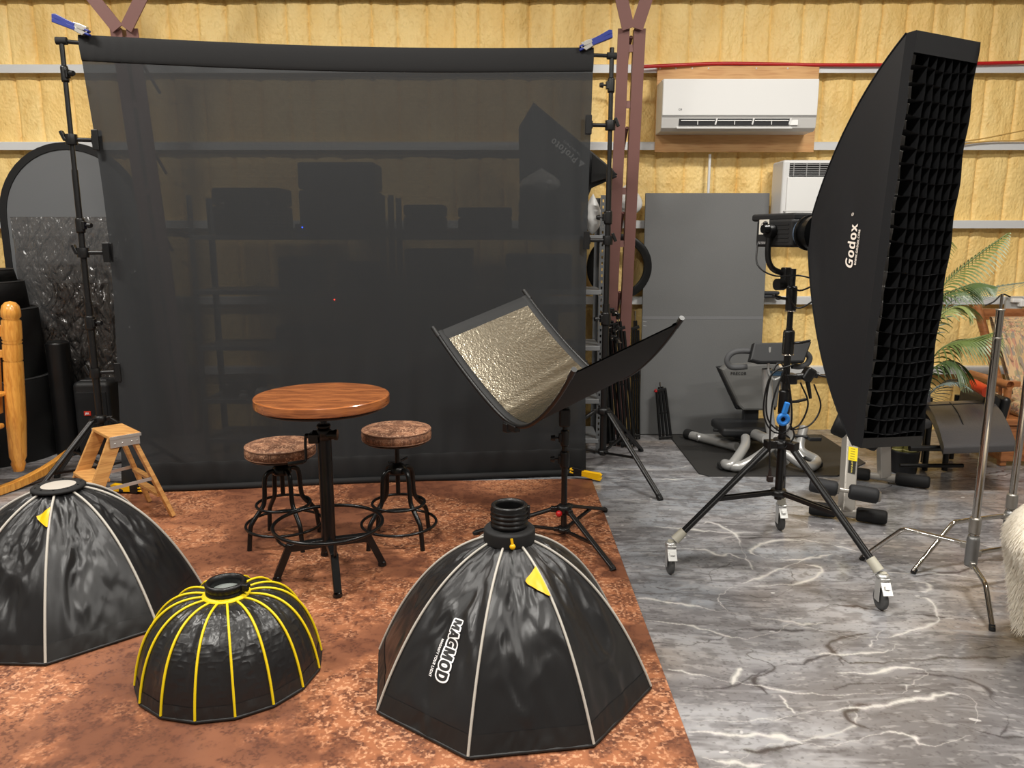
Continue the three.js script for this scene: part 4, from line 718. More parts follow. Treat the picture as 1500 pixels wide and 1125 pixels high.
// ---------------------------------------------------------------- air conditioners and fittings on the back wall
{
  const z = -6.45, a = W(963, 97, z), b = W(1200, 97, z), c = W(958, 223, z), t = thing('plywood_board', 'plywood board screwed to the girts behind the air conditioner', 'board', V((a.x + b.x) / 2, (a.y + c.y) / 2, z));
  const w = b.x - a.x, h = a.y - c.y, ply = tex(woodTex([224, 178, 122], [188, 130, 78], 1, 0.35), 1 / 0.9, 1 / 0.5);
  obj('sheet', rbox(w, h, 0.018, 0.002), M(0xffffff, 0.6, 0, { map: ply }), t);
  for (const [px, py] of [[967, 100], [990, 100], [1014, 100], [1038, 100], [1108, 100], [1154, 100]]) { const p = W(px, py, z + 0.01).sub(t.position); obj('screw_head', at(new THREE.SphereGeometry(0.007, 10, 6), p.x, p.y - 0.0, 0.009), MAT.white, t); }
}
{
  const zb = -6.435, zf = -6.2, tl = W(972, 117, zf), tr = W(1199, 117, zf), w = tr.x - tl.x, top = tl.y, bot = W(1080, 190, zf + 0.02).y, H = top - bot;
  const t = thing('air_conditioner', 'long white split air conditioner on the plywood board', 'air conditioner', V((tl.x + tr.x) / 2, bot, zb)), D = zf - zb;
  const prof = [[0, 0], [D - 0.04, 0], [D - 0.012, 0.02], [D, 0.11], [D, H - 0.03], [D - 0.03, H], [0, H]];
  const g = extrude(prof, w, 0.006); g.rotateY(-Math.PI / 2); g.translate(w / 2, 0, 0);
  obj('casing', g, M(0xc9c8c5, 0.4), t);
  obj('front_panel', rbox(w + 0.006, H - 0.1, 0.016, 0.006, 0, 0.115 + (H - 0.1) / 2 - 0.01, D + 0.006), MAT.white, t);
  obj('panel_gap', box(w, 0.005, 0.01, 0, 0.1, D + 0.004), M(0x9a9a98, 0.6), t);
  const sw = w * 0.72, sx = -w * 0.03; obj('outlet_slot', box(sw, 0.055, 0.02, sx, 0.062, D - 0.004, -0.15), MAT.darkslot, t);
  for (const k of [0, 1, 2]) { obj('vane', [rbox(sw / 3 - 0.025, 0.006, 0.02, 0.002, sx - sw / 3 + k * sw / 3, 0.068, D + 0.008), rbox(0.006, 0.035, 0.02, 0.002, sx - sw / 3 + k * sw / 3, 0.055, D + 0.006), rbox(0.012, 0.05, 0.02, 0.003, sx - sw / 2 + (k + 1) * sw / 3, 0.062, D + 0.006, 0, 0, -0.25)], MAT.white, t); }
  obj('flap', rbox(sw + 0.04, 0.008, 0.05, 0.003, sx, 0.022, D - 0.005, 0.5), MAT.white, t);
  obj('display', rbox(0.07, 0.04, 0.008, 0.002, w * 0.355, 0.055, D + 0.003, -0.15), MAT.white, t);
  label('brand_mark', 0.05, 0.024, print(64, 32, (g) => { g.fillStyle = '#777'; g.font = 'bold 26px sans-serif'; g.fillText('CH', 6, 26); }), t, V(-w / 2 + 0.14, 0.15, D + 0.0155));
}
{
  const z = -6.2, a = W(1150, 234, z), b = W(1147, 321, z), H = a.y - b.y, w = 0.62, t = thing('wall_heater', 'white wall unit with slatted top grille half behind the strip softbox', 'heater', V(a.x + w / 2 - 0.01, b.y, -6.46)), D = z + 6.46;
  obj('casing', rbox(w, H, D, 0.02, 0, H / 2, D / 2, 0, 0, 0, 3), M(0xd9d9d8, 0.4), t);
  obj('front_panel', rbox(w - 0.05, H * 0.62, 0.02, 0.008, 0.01, H * 0.40, D + 0.004), MAT.white, t);
  obj('grille_recess', box(w - 0.08, 0.1, 0.006, 0.01, H * 0.83, D), MAT.darkslot, t);
  for (let k = 0; k < 6; k++) obj('grille_slat', rbox(w - 0.08, 0.006, 0.012, 0.002, 0.01, H * 0.83 - 0.04 + k * 0.016, D + 0.006), M(0x9c9c9c, 0.5), t);
  for (let k = 0; k < 6; k++) obj('grille_bar', rbox(0.006, 0.1, 0.012, 0.002, -w / 2 + 0.08 + k * 0.1, H * 0.83, D + 0.008), M(0x9c9c9c, 0.5), t);
  obj('base_lip', [rbox(w - 0.04, 0.015, 0.03, 0.004, 0, 0.03, D), rbox(w - 0.04, 0.01, 0.03, 0.003, 0, 0.06, D)], M(0xb9b9b8, 0.5), t);
}
tag(obj('red_hose', tube([W(938, 98, -6.4), W(1000, 95, -6.42), W(1060, 93, -6.44), W(1140, 94, -6.45), W(1200, 95, -6.44), W(1300, 95, -6.44), W(1430, 93, -6.44), W(1510, 91, -6.44)], 0.014, 60, 8), MAT.red), 'red air hose lying along the top girt above the air conditioner', 'hose');
tag(obj('white_conduit', rod(W(1040, 226, -6.47), W(1036, 300, -6.47).setX(W(1040, 226, -6.47).x), 0.011), MAT.white), 'thin white conduit running down from the plywood board', 'conduit');
tag(obj('wall_cable', [tube([W(1405, 208, -6.44), W(1440, 203, -6.44), W(1475, 196, -6.44), W(1515, 188, -6.44)], 0.006, 30, 6), tube([W(1405, 212, -6.44), W(1450, 207, -6.44), W(1515, 206, -6.44)], 0.006, 30, 6)], M(0xc09a55, 0.6)), 'tan cables looped along the second girt at the wall', 'cable');
{
  const p = W(1484, 452, -6.42), t = thing('power_outlet', 'white power outlet with two plugs on the girt above the floral chair', 'outlet', p);
  obj('plate', rbox(0.14, 0.20, 0.03, 0.008, 0, 0, 0), M(0xa9a9a6, 0.45), t);
  for (const [x, y] of [[0.04, 0.05], [0.04, -0.04]]) obj('plug', [rbox(0.05, 0.06, 0.06, 0.01, x, y, 0.04), rbox(0.09, 0.035, 0.04, 0.01, x - 0.04, y + 0.02, 0.035)], MAT.white, t);
  obj('cord', tube([V(-0.06, 0.1, 0.04), V(-0.13, 0.12, 0.04), V(-0.2, 0.06, 0.05), V(-0.26, 0.03, 0.04)], 0.006, 24, 6), MAT.black, t);
}
tag(obj('tool_pouch', [rbox(0.13, 0.03, 0.07, 0.012, ...W(1129, 429, -6.42).toArray()), rbox(0.12, 0.028, 0.07, 0.012, ...W(1128, 434, -6.41).toArray(), 0, 0.1, 0), rbox(0.035, 0.035, 0.05, 0.01, ...W(1140, 436, -6.4).toArray())], M(0x2a2c30, 0.6)), 'small dark pouch lying on the girt beside the grey flat', 'pouch');

// ---------------------------------------------------------------- exercise machines on the far side
{
  const rb = tex(pixels(256, 256, grey((x, y) => ((x >> 4) + (y >> 4)) % 2 ? 0.35 + 0.3 * Math.abs(Math.sin(x * 0.4)) : 0.35 + 0.3 * Math.abs(Math.sin(y * 0.4)))), 1 / 0.25, 1 / 0.25, false);
  const pts = [[1.33, 6.32], [2.62, 6.32], [2.62, 5.5], [2.28, 5.18], [1.38, 5.18], [1.325, 5.24]], g = extrude(pts, 0.008, 0.002); g.rotateX(-Math.PI / 2);
  tag(obj('rubber_mat', g, M(0x2b2a29, 0.62, 0, { bumpMap: rb, bumpScale: 0.002 })), 'black ribbed rubber mat under the exercise bike', 'mat');
}
{
  const t = thing('exercise_bike', 'grey recumbent exercise bike on the black rubber mat', 'exercise bike', V(0, 0.01, 0));
  const silver = M(0xb4b4b2, 0.32, 0.45), dark = M(0x202123, 0.5), grip = M(0x4c4d4f, 0.7), pad = M(0x6a6a68, 0.75);
  const zc = -5.45, H = (px, py, z = zc) => W(px, py, z).sub(V(0, 0.01, 0));
  // console, post, handlebars
  obj('console', [(() => { const a = H(1103, 507), w = H(1182, 505).x - a.x; const g = extrude([[0, 0], [w, 0.01], [w - 0.055, -0.115], [0.03, -0.12], [-0.03, -0.105]], 0.05, 0.012); g.rotateX(-0.35); g.translate(a.x, a.y, zc); return g; })()], dark, t);
  obj('console_bracket', [tube([H(1128, 508, zc + 0.07), H(1126, 530, zc + 0.07), H(1126, 545, zc + 0.06), H(1133, 556, zc + 0.05), H(1143, 553, zc + 0.05)], 0.009, 24, 8)], silver, t);
  obj('mast', [tube([H(1123, 540, zc), H(1126, 600, zc), H(1132, 640, zc + 0.02), H(1150, 680, zc + 0.05)], 0.035, 30, 14), tube([H(1150, 545, zc - 0.03), H(1152, 620, zc - 0.03), H(1160, 650, zc), H(1175, 672, zc + 0.08)], 0.035, 30, 14)], silver, t);
  obj('mast_band', rbox(0.13, 0.035, 0.09, 0.01, ...H(1136, 546, zc).toArray()), M(0x2d4a63, 0.5), t);
  obj('handlebar', tube([H(1110, 515), H(1085, 514), H(1071, 518), H(1065, 528), H(1070, 537), H(1082, 538), H(1094, 537)], 0.021, 40, 12), grip, t);
  obj('handlebar', tube([H(1170, 515), H(1180, 517), H(1186, 524), H(1182, 533), H(1172, 537), H(1160, 536)], 0.021, 40, 12), grip, t);
  // seat behind the console
  const zs = -5.95, A = H(1057, 540, zs), B = H(1128, 538, zs), C = H(1085, 592, zs), D = H(1128, 592, zs);
  obj('backrest', (() => { const g = extrude([[A.x, A.y], [A.x + 0.03, A.y + 0.02], [B.x, A.y + 0.04], [B.x + 0.06, A.y], [D.x + 0.02, D.y], [D.x - 0.02, D.y - 0.02], [C.x + 0.01, C.y - 0.02], [C.x - 0.02, C.y + 0.01]], 0.05, 0.018); g.translate(0, 0, zs); return g; })(), pad, t);
  obj('backrest_shell', (() => { const g = extrude([[A.x - 0.015, A.y], [B.x + 0.05, A.y + 0.05], [D.x + 0.03, D.y - 0.03], [C.x - 0.02, C.y - 0.025]], 0.04, 0.018); g.translate(0, 0, zs - 0.04); return g; })(), dark, t);
  label('backrest_print', 0.19, 0.03, print(256, 44, (g) => { g.fillStyle = '#2c2c2c'; g.font = 'bold 44px sans-serif'; g.fillText('PRECOR', 6, 38, 244); }), t, H(1087, 547, zs + 0.072));
  obj('seat_post', rbox(0.12, 0.32, 0.06, 0.01, ...H(1099, 605, zs - 0.03).toArray()), M(0x2e2f31, 0.4), t);
  obj('seat_cushion', rbox(0.46, 0.075, 0.36, 0.03, ...H(1092, 626, -5.85).toArray(), 0, 0, 0, 3), dark, t);
  obj('seat_carriage', [rbox(0.3, 0.03, 0.18, 0.008, ...H(1100, 637, -5.85).toArray()), rod(H(1045, 630, -5.8), H(1062, 631, -5.8), 0.012)], dark, t);
  obj('rear_stabiliser', [rod(H(1012, 632, -6.15).setY(0.04), H(1080, 644, -5.75).setY(0.05), 0.035, 0.035, 18)], silver, t);
  obj('end_cap', [rod(H(1006, 631, -6.2).setY(0.04), H(1014, 632.5, -6.14).setY(0.04), 0.042, 0.042, 18)], MAT.rubber, t);
  const F0 = G(1062, 690), F1 = G(1195, 686);
  obj('front_frame', [tube([H(1092, 645, -5.6).setY(0.16), V(1.70, 0.13, -5.45), V(1.56, 0.055, -5.26), F0.clone().add(V(0, 0.045, 0)), V(1.62, 0.05, -5.24), V(1.85, 0.15, -5.35), H(1150, 660, zc).setY(0.30)], 0.035, 60, 14), tube([H(1175, 655, -5.55).setY(0.25), V(2.1, 0.12, -5.42), F1.clone().add(V(0, 0.05, 0)), V(2.08, 0.05, -5.24), V(1.9, 0.16, -5.4)], 0.035, 50, 14)], silver, t);
  obj('frame_spine', [rod(V(1.85, 0.2, -5.4), V(1.85, 0.12, -6.1), 0.04), rod(V(1.5, 0.045, -6.05), V(2.2, 0.045, -6.05), 0.03)], silver, t);
  for (const p of [F0, F1]) obj('foot', rbox(0.09, 0.045, 0.09, 0.015, p.x, 0.022, p.z - 0.02), MAT.rubber, t);
  obj('pedal', [rbox(0.09, 0.03, 0.1, 0.008, 2.2, 0.2, -5.45), rod(V(1.95, 0.22, -5.5), V(2.2, 0.2, -5.45), 0.012)], dark, t);
}
{
  const t = thing('leg_curl_bench', 'silver leg curl bench with black foam rollers beside the rolling stand', 'weight bench', V(0, 0, 0));
  const silver = M(0xb9b4ac, 0.35, 0.4), foam = M(0x202124, 0.7);
  const roller = (name, a, b, r, m = foam) => { const d = b.clone().sub(a).normalize(), L = a.distanceTo(b); const g = lathe([[0, 0], [r * 0.75, 0], [r * 0.95, 0.008], [r, 0.025], [r, L - 0.025], [r * 0.95, L - 0.008], [r * 0.7, L], [0, L]], 24); g.applyQuaternion(new THREE.Quaternion().setFromUnitVectors(UPV, d)); g.translate(a.x, a.y, a.z); return obj(name, g, m, t); };
  const b0 = V(1.80, 0.045, -4.42), b1 = V(2.16, 0.045, -4.26), mid = b0.clone().lerp(b1, 0.5), up = V(2.09, 0.62, -4.62);
  obj('base_tube', rod(b0, b1, 0.027), silver, t); roller('foam_foot', b0.clone().lerp(b1, -0.02), b0.clone().lerp(b1, 0.36), 0.042, MAT.blackMatte); roller('foam_foot', b0.clone().lerp(b1, 0.64), b0.clone().lerp(b1, 1.06), 0.042, MAT.blackMatte);
  obj('post', bar(mid, up, 0.075, 0.075, V(0, 0, 1)), silver, t);
  const ra = W(1186, 709, -4.33), rb = W(1290, 728, -4.2); obj('axle', rod(ra, rb, 0.013), silver, t);
  const r1 = roller('foam_roller', ra, ra.clone().lerp(rb, 0.40), 0.045), r2 = roller('foam_roller', ra.clone().lerp(rb, 0.56), ra.clone().lerp(rb, 0.97), 0.045); r1.material = r2.material = foam;
  for (const q of [0.395, 0.97]) obj('roller_cap', rod(ra.clone().lerp(rb, q), ra.clone().lerp(rb, q + 0.03), 0.034, 0.028, 12), MAT.steel, t);
  const c0 = V(2.33, 0.045, -5.14), c1 = V(2.76, 0.045, -4.92);
  obj('rear_base_tube', rod(c0, c1, 0.027), silver, t); roller('foam_foot', c0, c0.clone().lerp(c1, 0.3), 0.042, MAT.blackMatte); roller('foam_foot', c0.clone().lerp(c1, 0.62), c1.clone().lerp(c0, -0.05), 0.042, MAT.blackMatte);
  obj('rear_post', [bar(c0.clone().lerp(c1, 0.48), V(2.50, 0.32, -5.02), 0.07, 0.07, V(0, 0, 1)), bar(V(2.50, 0.3, -5.02), V(2.28, 0.5, -4.85), 0.06, 0.06)], silver, t);
  obj('spine', bar(V(2.5, 0.33, -5.0), up, 0.06, 0.06), silver, t);
  const u0 = W(1222, 618, -4.62), u1 = W(1290, 646, -4.5); roller('thigh_roller', u0, u1, 0.075, MAT.blackMatte);
  obj('seat_pad', rbox(0.32, 0.06, 0.5, 0.025, 2.42, 0.50, -4.9, 0.1, 0.4, 0), M(0x2a2b2d, 0.45), t);
  const st = print(96, 256, (g) => { g.fillStyle = '#f5dc00'; g.fillRect(0, 0, 96, 132); g.fillStyle = '#17160f'; g.fillRect(10, 136, 76, 118); g.fillStyle = '#b09a00'; for (let k = 0; k < 5; k++) g.fillRect(22, 14 + k * 24, 46, 9); g.fillStyle = '#f0d860'; g.font = 'bold 30px sans-serif'; ['5', '4', '3', '2'].forEach((c, k) => g.fillText(c, 38, 164 + k * 28)); });
  const d = up.clone().sub(mid), p = mid.clone().addScaledVector(d, 0.53), ang = Math.atan2(d.x, d.y);
  const lb = label('weight_label', 0.055, 0.16, st, t, V(0, 0, 0)); lb.position.copy(p).add(V(-0.002, -0.012, 0.052)); lb.rotation.set(-Math.atan2(-d.z, d.y), 0, -ang);
}
// ---------------------------------------------------------------- potted palm
{
  const base = V(2.80, 0, -5.3), t = thing('potted_palm', 'artificial palm with banded stems in a black pot behind the strip softbox', 'plant', base);
  obj('pot', lathe([[0, 0], [0.085, 0], [0.088, 0.01], [0.1, 0.15], [0.1, 0.165], [0.092, 0.165], [0.088, 0.13], [0, 0.13]], 36), M(0x1a1a1c, 0.4), t);
  const band = tex(pixels(16, 256, (x, y) => (y % 32 < 5 ? [205, 198, 140] : mix3([132, 126, 62], [110, 106, 52], vn(y / 8, x / 4)))), 1, 1 / 0.35);
  const stem = M(0xffffff, 0.6, 0, { map: band });
  for (const [x, z, r] of [[0.02, 0.03, 0.046], [-0.055, 0.0, 0.035], [0.04, -0.04, 0.035]]) obj('stem', (() => { const pr = []; for (let i = 0; i <= 16; i++) { const y = 0.13 + i * 0.05; pr.push([r * (1 - i * 0.02), y], [r * (1 - i * 0.02) * 1.07, y + 0.025]); } return lathe(pr, 18, x, 0, z); })(), stem, t);
  const greens = [M(0x66783f, 0.4, 0, { transmission: 0.15, thickness: 0 }), M(0x50653a, 0.4, 0, { transmission: 0.15, thickness: 0 }), M(0x7c9186, 0.4), M(0x808a52, 0.4)];
  function frond(pts, leafL, mat, droop) {
    const cv = new THREE.CatmullRomCurve3(pts), n = 30, geos = [tube(pts, 0.0045, 24, 5)], pos = [];
    for (let i = 3; i <= n; i++) {
      const q = i / n, p = cv.getPoint(q), tg = cv.getTangent(q), L = leafL * Math.sin(Math.PI * (0.15 + 0.82 * q)) * 1.05;
      for (const s of [-1, 1]) {
        const sideV = V(-tg.z, 0, tg.x).normalize().multiplyScalar(s).add(V(0, 0.25, 0)), dir = tg.clone().multiplyScalar(0.75).add(sideV.multiplyScalar(0.8)).normalize();
        let last = null; const K = 5, wd = tg.clone();
        for (let k = 0; k <= K; k++) { const f = k / K, c = p.clone().addScaledVector(dir, L * f).add(V(0, -droop * L * f * f, 0)), w = 0.0066 * Math.pow(Math.sin(Math.PI * (0.12 + 0.86 * f)), 0.7), a = c.clone().addScaledVector(wd, w), b = c.clone().addScaledVector(wd, -w); if (last) pos.push(...last[0].toArray(), ...last[1].toArray(), ...a.toArray(), ...last[1].toArray(), ...b.toArray(), ...a.toArray()); last = [a, b]; }
      }
    }
    const g = new THREE.BufferGeometry(); g.setAttribute('position', new THREE.Float32BufferAttribute(pos, 3)); g.computeVertexNormals(); geos.push(g);
    obj('frond', geos, mat, t);
  }
  const z = -5.3, w = (px, py, zz = z) => W(px, py, zz).sub(base), o = V(0.03, 0.95, 0.02);
  frond([V(0.02, 0.9, 0), w(1375, 430), w(1400, 400), w(1440, 368), w(1476, 342)], 0.26, greens[0], 0.75);
  frond([V(0.02, 0.85, 0), w(1375, 440, -5.2), w(1400, 425, -5.2), w(1430, 415, -5.15), w(1458, 420, -5.1)], 0.22, greens[1], 0.8);
  frond([V(0.02, 0.85, 0), w(1370, 470, -5.1), w(1392, 452, -5.1), w(1412, 450, -5.05), w(1426, 462, -5.0)], 0.2, greens[3], 0.7);
  frond([V(0.02, 0.8, 0), w(1385, 450, -5.5), w(1420, 432, -5.6), w(1460, 420, -5.7), w(1515, 412, -5.8)], 0.2, greens[2], 0.35);
  frond([V(0.02, 0.6, 0), w(1370, 520, -5.1), w(1395, 502, -5.05), w(1430, 495, -5.0), w(1462, 486, -5.0)], 0.27, greens[0], 0.85);
  frond([V(0.02, 0.55, 0), w(1362, 545, -5.1), w(1385, 530, -5.05), w(1402, 535, -5.0), w(1412, 550, -5.0)], 0.2, greens[1], 0.9);
  frond([V(0.02, 0.5, 0), w(1358, 580, -5.1), w(1375, 566, -5.05), w(1395, 560, -5.0), w(1412, 566, -5.0)], 0.2, M(0x77837f, 0.5), 0.4);
  frond([V(-0.02, 0.95, 0), V(-0.15, 1.35, 0.1), V(-0.35, 1.55, 0.2), V(-0.6, 1.5, 0.25)], 0.24, greens[1], 0.8);
  frond([V(0, 0.95, -0.05), V(0.05, 1.4, -0.15), V(0.2, 1.65, -0.3), V(0.35, 1.6, -0.45)], 0.24, greens[0], 0.8);
}
// ---------------------------------------------------------------- black lounger
{
  const t = thing('recliner_lounger', 'black leather lounger with orange armrest in front of the floral chair', 'lounger', V(0, 0, 0)), hideM = M(0x464445, 0.32, 0, { bumpMap: hideBump, bumpScale: 0.0006 });
  const f1 = W(1382, 661, -4.78), f2 = W(1488, 657, -4.78), k1 = W(1352, 594, -5.4), k2 = W(1446, 590, -5.4);
  const S = (u, v, off) => { const p = f1.clone().lerp(f2, u).lerp(k1.clone().lerp(k2, u), v); p.y += 0.05 * Math.sin(Math.PI * v) + off; return p; };
  obj('seat_pad', [sheet((u, v) => { const a = v * Math.PI * 2, e = Math.pow(Math.abs(Math.cos(a)), 0.35) * Math.sign(Math.cos(a)); return S(lerp(0, 1, u), 0.5 + 0.5 * e, 0.035 * Math.sign(Math.sin(a)) * Math.pow(Math.abs(Math.sin(a)), 0.35)); }, 20, 64, 0.5, 1.5), ...[0, 1].map((e) => sheet((u, v) => S(e, u, lerp(-0.033, 0.033, v)), 24, 2))], hideM, t);
  obj('seam', [tube(Array.from({ length: 8 }, (_, i) => S(0.36, 0.3 + 0.08 * i, 0.036)), 0.004, 20, 6), tube(Array.from({ length: 8 }, (_, i) => S(i / 7, 0.78, 0.036)), 0.004, 20, 6)], M(0x1c1c1d, 0.5), t);
  obj('backrest', rbox(0.3, 0.65, 0.09, 0.04, k1.x - 0.05, 0.72, -5.55, -0.2, 0, 0, 3), M(0x6f6e76, 0.5), t);
  obj('headrest', rbox(0.26, 0.2, 0.09, 0.04, k1.x - 0.05, 1.05, -5.62, -0.2, 0, 0, 3), M(0x6f6e76, 0.5), t);
  obj('side_cushion', [rbox(0.12, 0.30, 0.36, 0.05, k2.x - 0.06, 0.42, -5.42, 0, 0, -0.15, 3), rbox(0.06, 0.26, 0.34, 0.03, k2.x + 0.04, 0.42, -5.42, 0, 0, -0.15, 3)], M(0x151516, 0.4), t);
  obj('armrest', rod(W(1425, 562, -5.35), W(1446, 574, -5.2), 0.036, 0.04, 20), M(0xc8401c, 0.3), t);
  [rod(V(f1.x - 0.13, 0.27, -4.95), V(f2.x - 0.1, 0.27, -4.95), 0.02), rod(V(f1.x - 0.13, 0.12, -5.05), V(f1.x + 0.3, 0.12, -5.05), 0.014), rod(V(f2.x - 0.14, 0.01, -5.3), V(f2.x - 0.14, 0.36, -5.3), 0.02), rod(V(f1.x + 0.18, 0.01, -5.3), V(f1.x + 0.18, 0.36, -5.3), 0.02), rod(V(k1.x + 0.1, 0.01, -5.5), V(k1.x + 0.1, 0.5, -5.5), 0.02), rod(V(k2.x - 0.1, 0.01, -5.6), V(k2.x - 0.1, 0.5, -5.6), 0.02)].forEach((g) => obj('frame_bar', g, MAT.black, t));
}
// ---------------------------------------------------------------- wooden chair with floral upholstery
{
  const floral = tex(pixels(512, 512, (x, y) => {
    let c = mix3([222, 190, 148], [204, 168, 120], fbm(x / 50, y / 50, 3)); const a = ridged(x / 30, y / 30, 2), b = fbm(x / 18 + 9, y / 18, 2), d = fbm(x / 16, y / 16 + 30, 2), e = fbm(x / 20 + 60, y / 20, 2);
    if (b > 0.62) c = mix3(c, [190, 120, 104], 0.55); if (d > 0.63) c = mix3(c, [120, 124, 130], 0.55); if (e > 0.64) c = mix3(c, [140, 140, 104], 0.5); return mix3(c, [110, 86, 66], a > 0.88 ? 0.6 : 0);
  }), 1 / 0.5, 1 / 0.5), fab = M(0xffffff, 0.85, 0, { map: floral }), wood = M(0xffffff, 0.3, 0, { map: tex(woodTex([178, 116, 70], [126, 72, 38], 1, 1.1), 1 / 0.3, 1 / 0.3), clearcoat: 0.3 });
  const t = thing('floral_armchair', 'wooden spindle armchair with floral upholstery behind the chrome stand', 'chair', V(0, 0, 0)), z = -5.85, H = (px, py, zz = z) => W(px, py, zz);
  const a = H(1431, 447, z - 0.15), b = H(1468, 580, z + 0.05), wdt = 0.66;
  for (const k of [0, 1]) obj('back_post', tube([a.clone().add(V(k * wdt, 0.0, 0)), a.clone().lerp(b, 0.5).add(V(k * wdt * 0.95, 0, 0)), b.clone().add(V(k * wdt * 0.85, 0, 0)), b.clone().add(V(k * wdt * 0.85 + 0.02, -0.2, 0.04))], 0.032, 20, 10), wood, t);
  obj('top_rail', bar(a.clone().add(V(0, -0.07, 0)), a.clone().add(V(wdt, -0.07, 0)), 0.03, 0.085), wood, t);
  obj('back_cushion', sheet((u, v) => { const q = v * Math.PI * 2, s = Math.sign(Math.sin(q)) * Math.pow(Math.abs(Math.sin(q)), 0.4), e = 0.5 + 0.5 * Math.sign(Math.cos(q)) * Math.pow(Math.abs(Math.cos(q)), 0.4), p = a.clone().lerp(b, 0.12 + 0.86 * e); return p.add(V(lerp(0.05, wdt - 0.06, u), 0, 0.05 + 0.05 * s * Math.pow(Math.sin(Math.PI * (0.06 + 0.88 * u)), 0.4))); }, 24, 48, 0.6, 1.4), fab, t);
  const ar = H(1456, 558, z + 0.25);
  for (const k of [0, 1]) {
    obj('armrest', tube([ar.clone().add(V(k * wdt, 0, -0.3)), ar.clone().add(V(k * wdt, 0.0, 0)), ar.clone().add(V(k * wdt + 0.02, -0.005, 0.16))], 0.032, 16, 10), wood, t);
    for (let i = 0; i < 3; i++) obj('spindle', rod(ar.clone().add(V(k * wdt + 0.02, -0.24, -0.2 + i * 0.14)), ar.clone().add(V(k * wdt, -0.02, -0.22 + i * 0.15)), 0.013), wood, t);
    obj('arm_post', rod(ar.clone().add(V(k * wdt + 0.02, -0.3, 0.14)), ar.clone().add(V(k * wdt + 0.02, -0.02, 0.14)), 0.026), wood, t);
  }
  obj('front_arm_rail', bar(ar.clone().add(V(0.0, -0.002, 0.1)), ar.clone().add(V(0.12, -0.002, 0.1)), 0.05, 0.04), wood, t);
  const sy = ar.y - 0.24;
  obj('seat_cushion', rbox(wdt - 0.16, 0.12, 0.5, 0.05, ar.x + wdt / 2 + 0.03, sy + 0.05, ar.z - 0.08, 0, 0, 0, 3), fab, t);
  obj('seat_frame', rbox(wdt + 0.06, 0.05, 0.56, 0.01, ar.x + wdt / 2, sy - 0.03, ar.z - 0.08), wood, t);
  obj('base_panel', [rbox(wdt, sy - 0.1, 0.025, 0.005, ar.x + wdt / 2, (sy - 0.02) / 2, ar.z + 0.17), rbox(0.025, sy - 0.1, 0.5, 0.005, ar.x + 0.02, (sy - 0.02) / 2, ar.z - 0.08)], wood, t);
  obj('panel_moulding', [rbox(wdt - 0.2, 0.02, 0.012, 0.004, ar.x + wdt / 2, sy * 0.8, ar.z + 0.187), rbox(wdt - 0.2, 0.02, 0.012, 0.004, ar.x + wdt / 2, sy * 0.25, ar.z + 0.187), rbox(0.02, sy * 0.57, 0.012, 0.004, ar.x + 0.1, sy * 0.525, ar.z + 0.187)], wood, t);
  for (const [x, q] of [[0.03, 0.15], [wdt - 0.03, 0.15], [0.03, -0.3], [wdt - 0.03, -0.3]]) obj('leg', rbox(0.05, 0.1, 0.05, 0.01, ar.x + x, 0.05, ar.z + q), wood, t);
}

// ---------------------------------------------------------------- shelving and gear behind the sheer curtain
const shelfY = [1.66, 1.26, 0.84, 0.43, 0.12];
const rackZ = -5.95;
function rack(label, x0, x1, holesVisible) {
  const t = thing('shelf_rack', label, 'shelf', V(0, 0, 0));
  const holes = []; for (let y = 0.1; y < 1.92; y += 0.045) holes.push([[-0.006, y], [0.006, y], [0.006, y + 0.02], [-0.006, y + 0.02]]);
  for (const x of [x0, x1]) for (const z of [rackZ + 0.2, rackZ - 0.2]) { const g = extrude([[-0.019, 0], [0.019, 0], [0.019, 1.95], [-0.019, 1.95]], 0.003, 0, z > rackZ ? holes : []); g.translate(x, 0, z); obj('post', [g, box(0.003, 1.95, 0.036, x + (x === x0 ? -0.019 : 0.019), 0.975, z + (z > rackZ ? -0.018 : 0.018))], M(0x6e7072, 0.45, 0.5), t); }
  for (const y of shelfY) obj('shelf', [rbox(x1 - x0, 0.012, 0.4, 0.003, (x0 + x1) / 2, y, rackZ), rbox(x1 - x0, 0.035, 0.012, 0.003, (x0 + x1) / 2, y - 0.012, rackZ + 0.205)], M(0x8c8e90, 0.45, 0.4), t);
}
rack('grey metal shelf rack behind the curtain on the step ladder side', -2.35, -0.95);
rack('grey metal shelf rack behind the curtain ending beside the column', -0.88, 0.665);
const caseM = [MAT.blackMatte, M(0x1b1d22, 0.6), M(0x222120, 0.7), M(0x17191c, 0.5)];
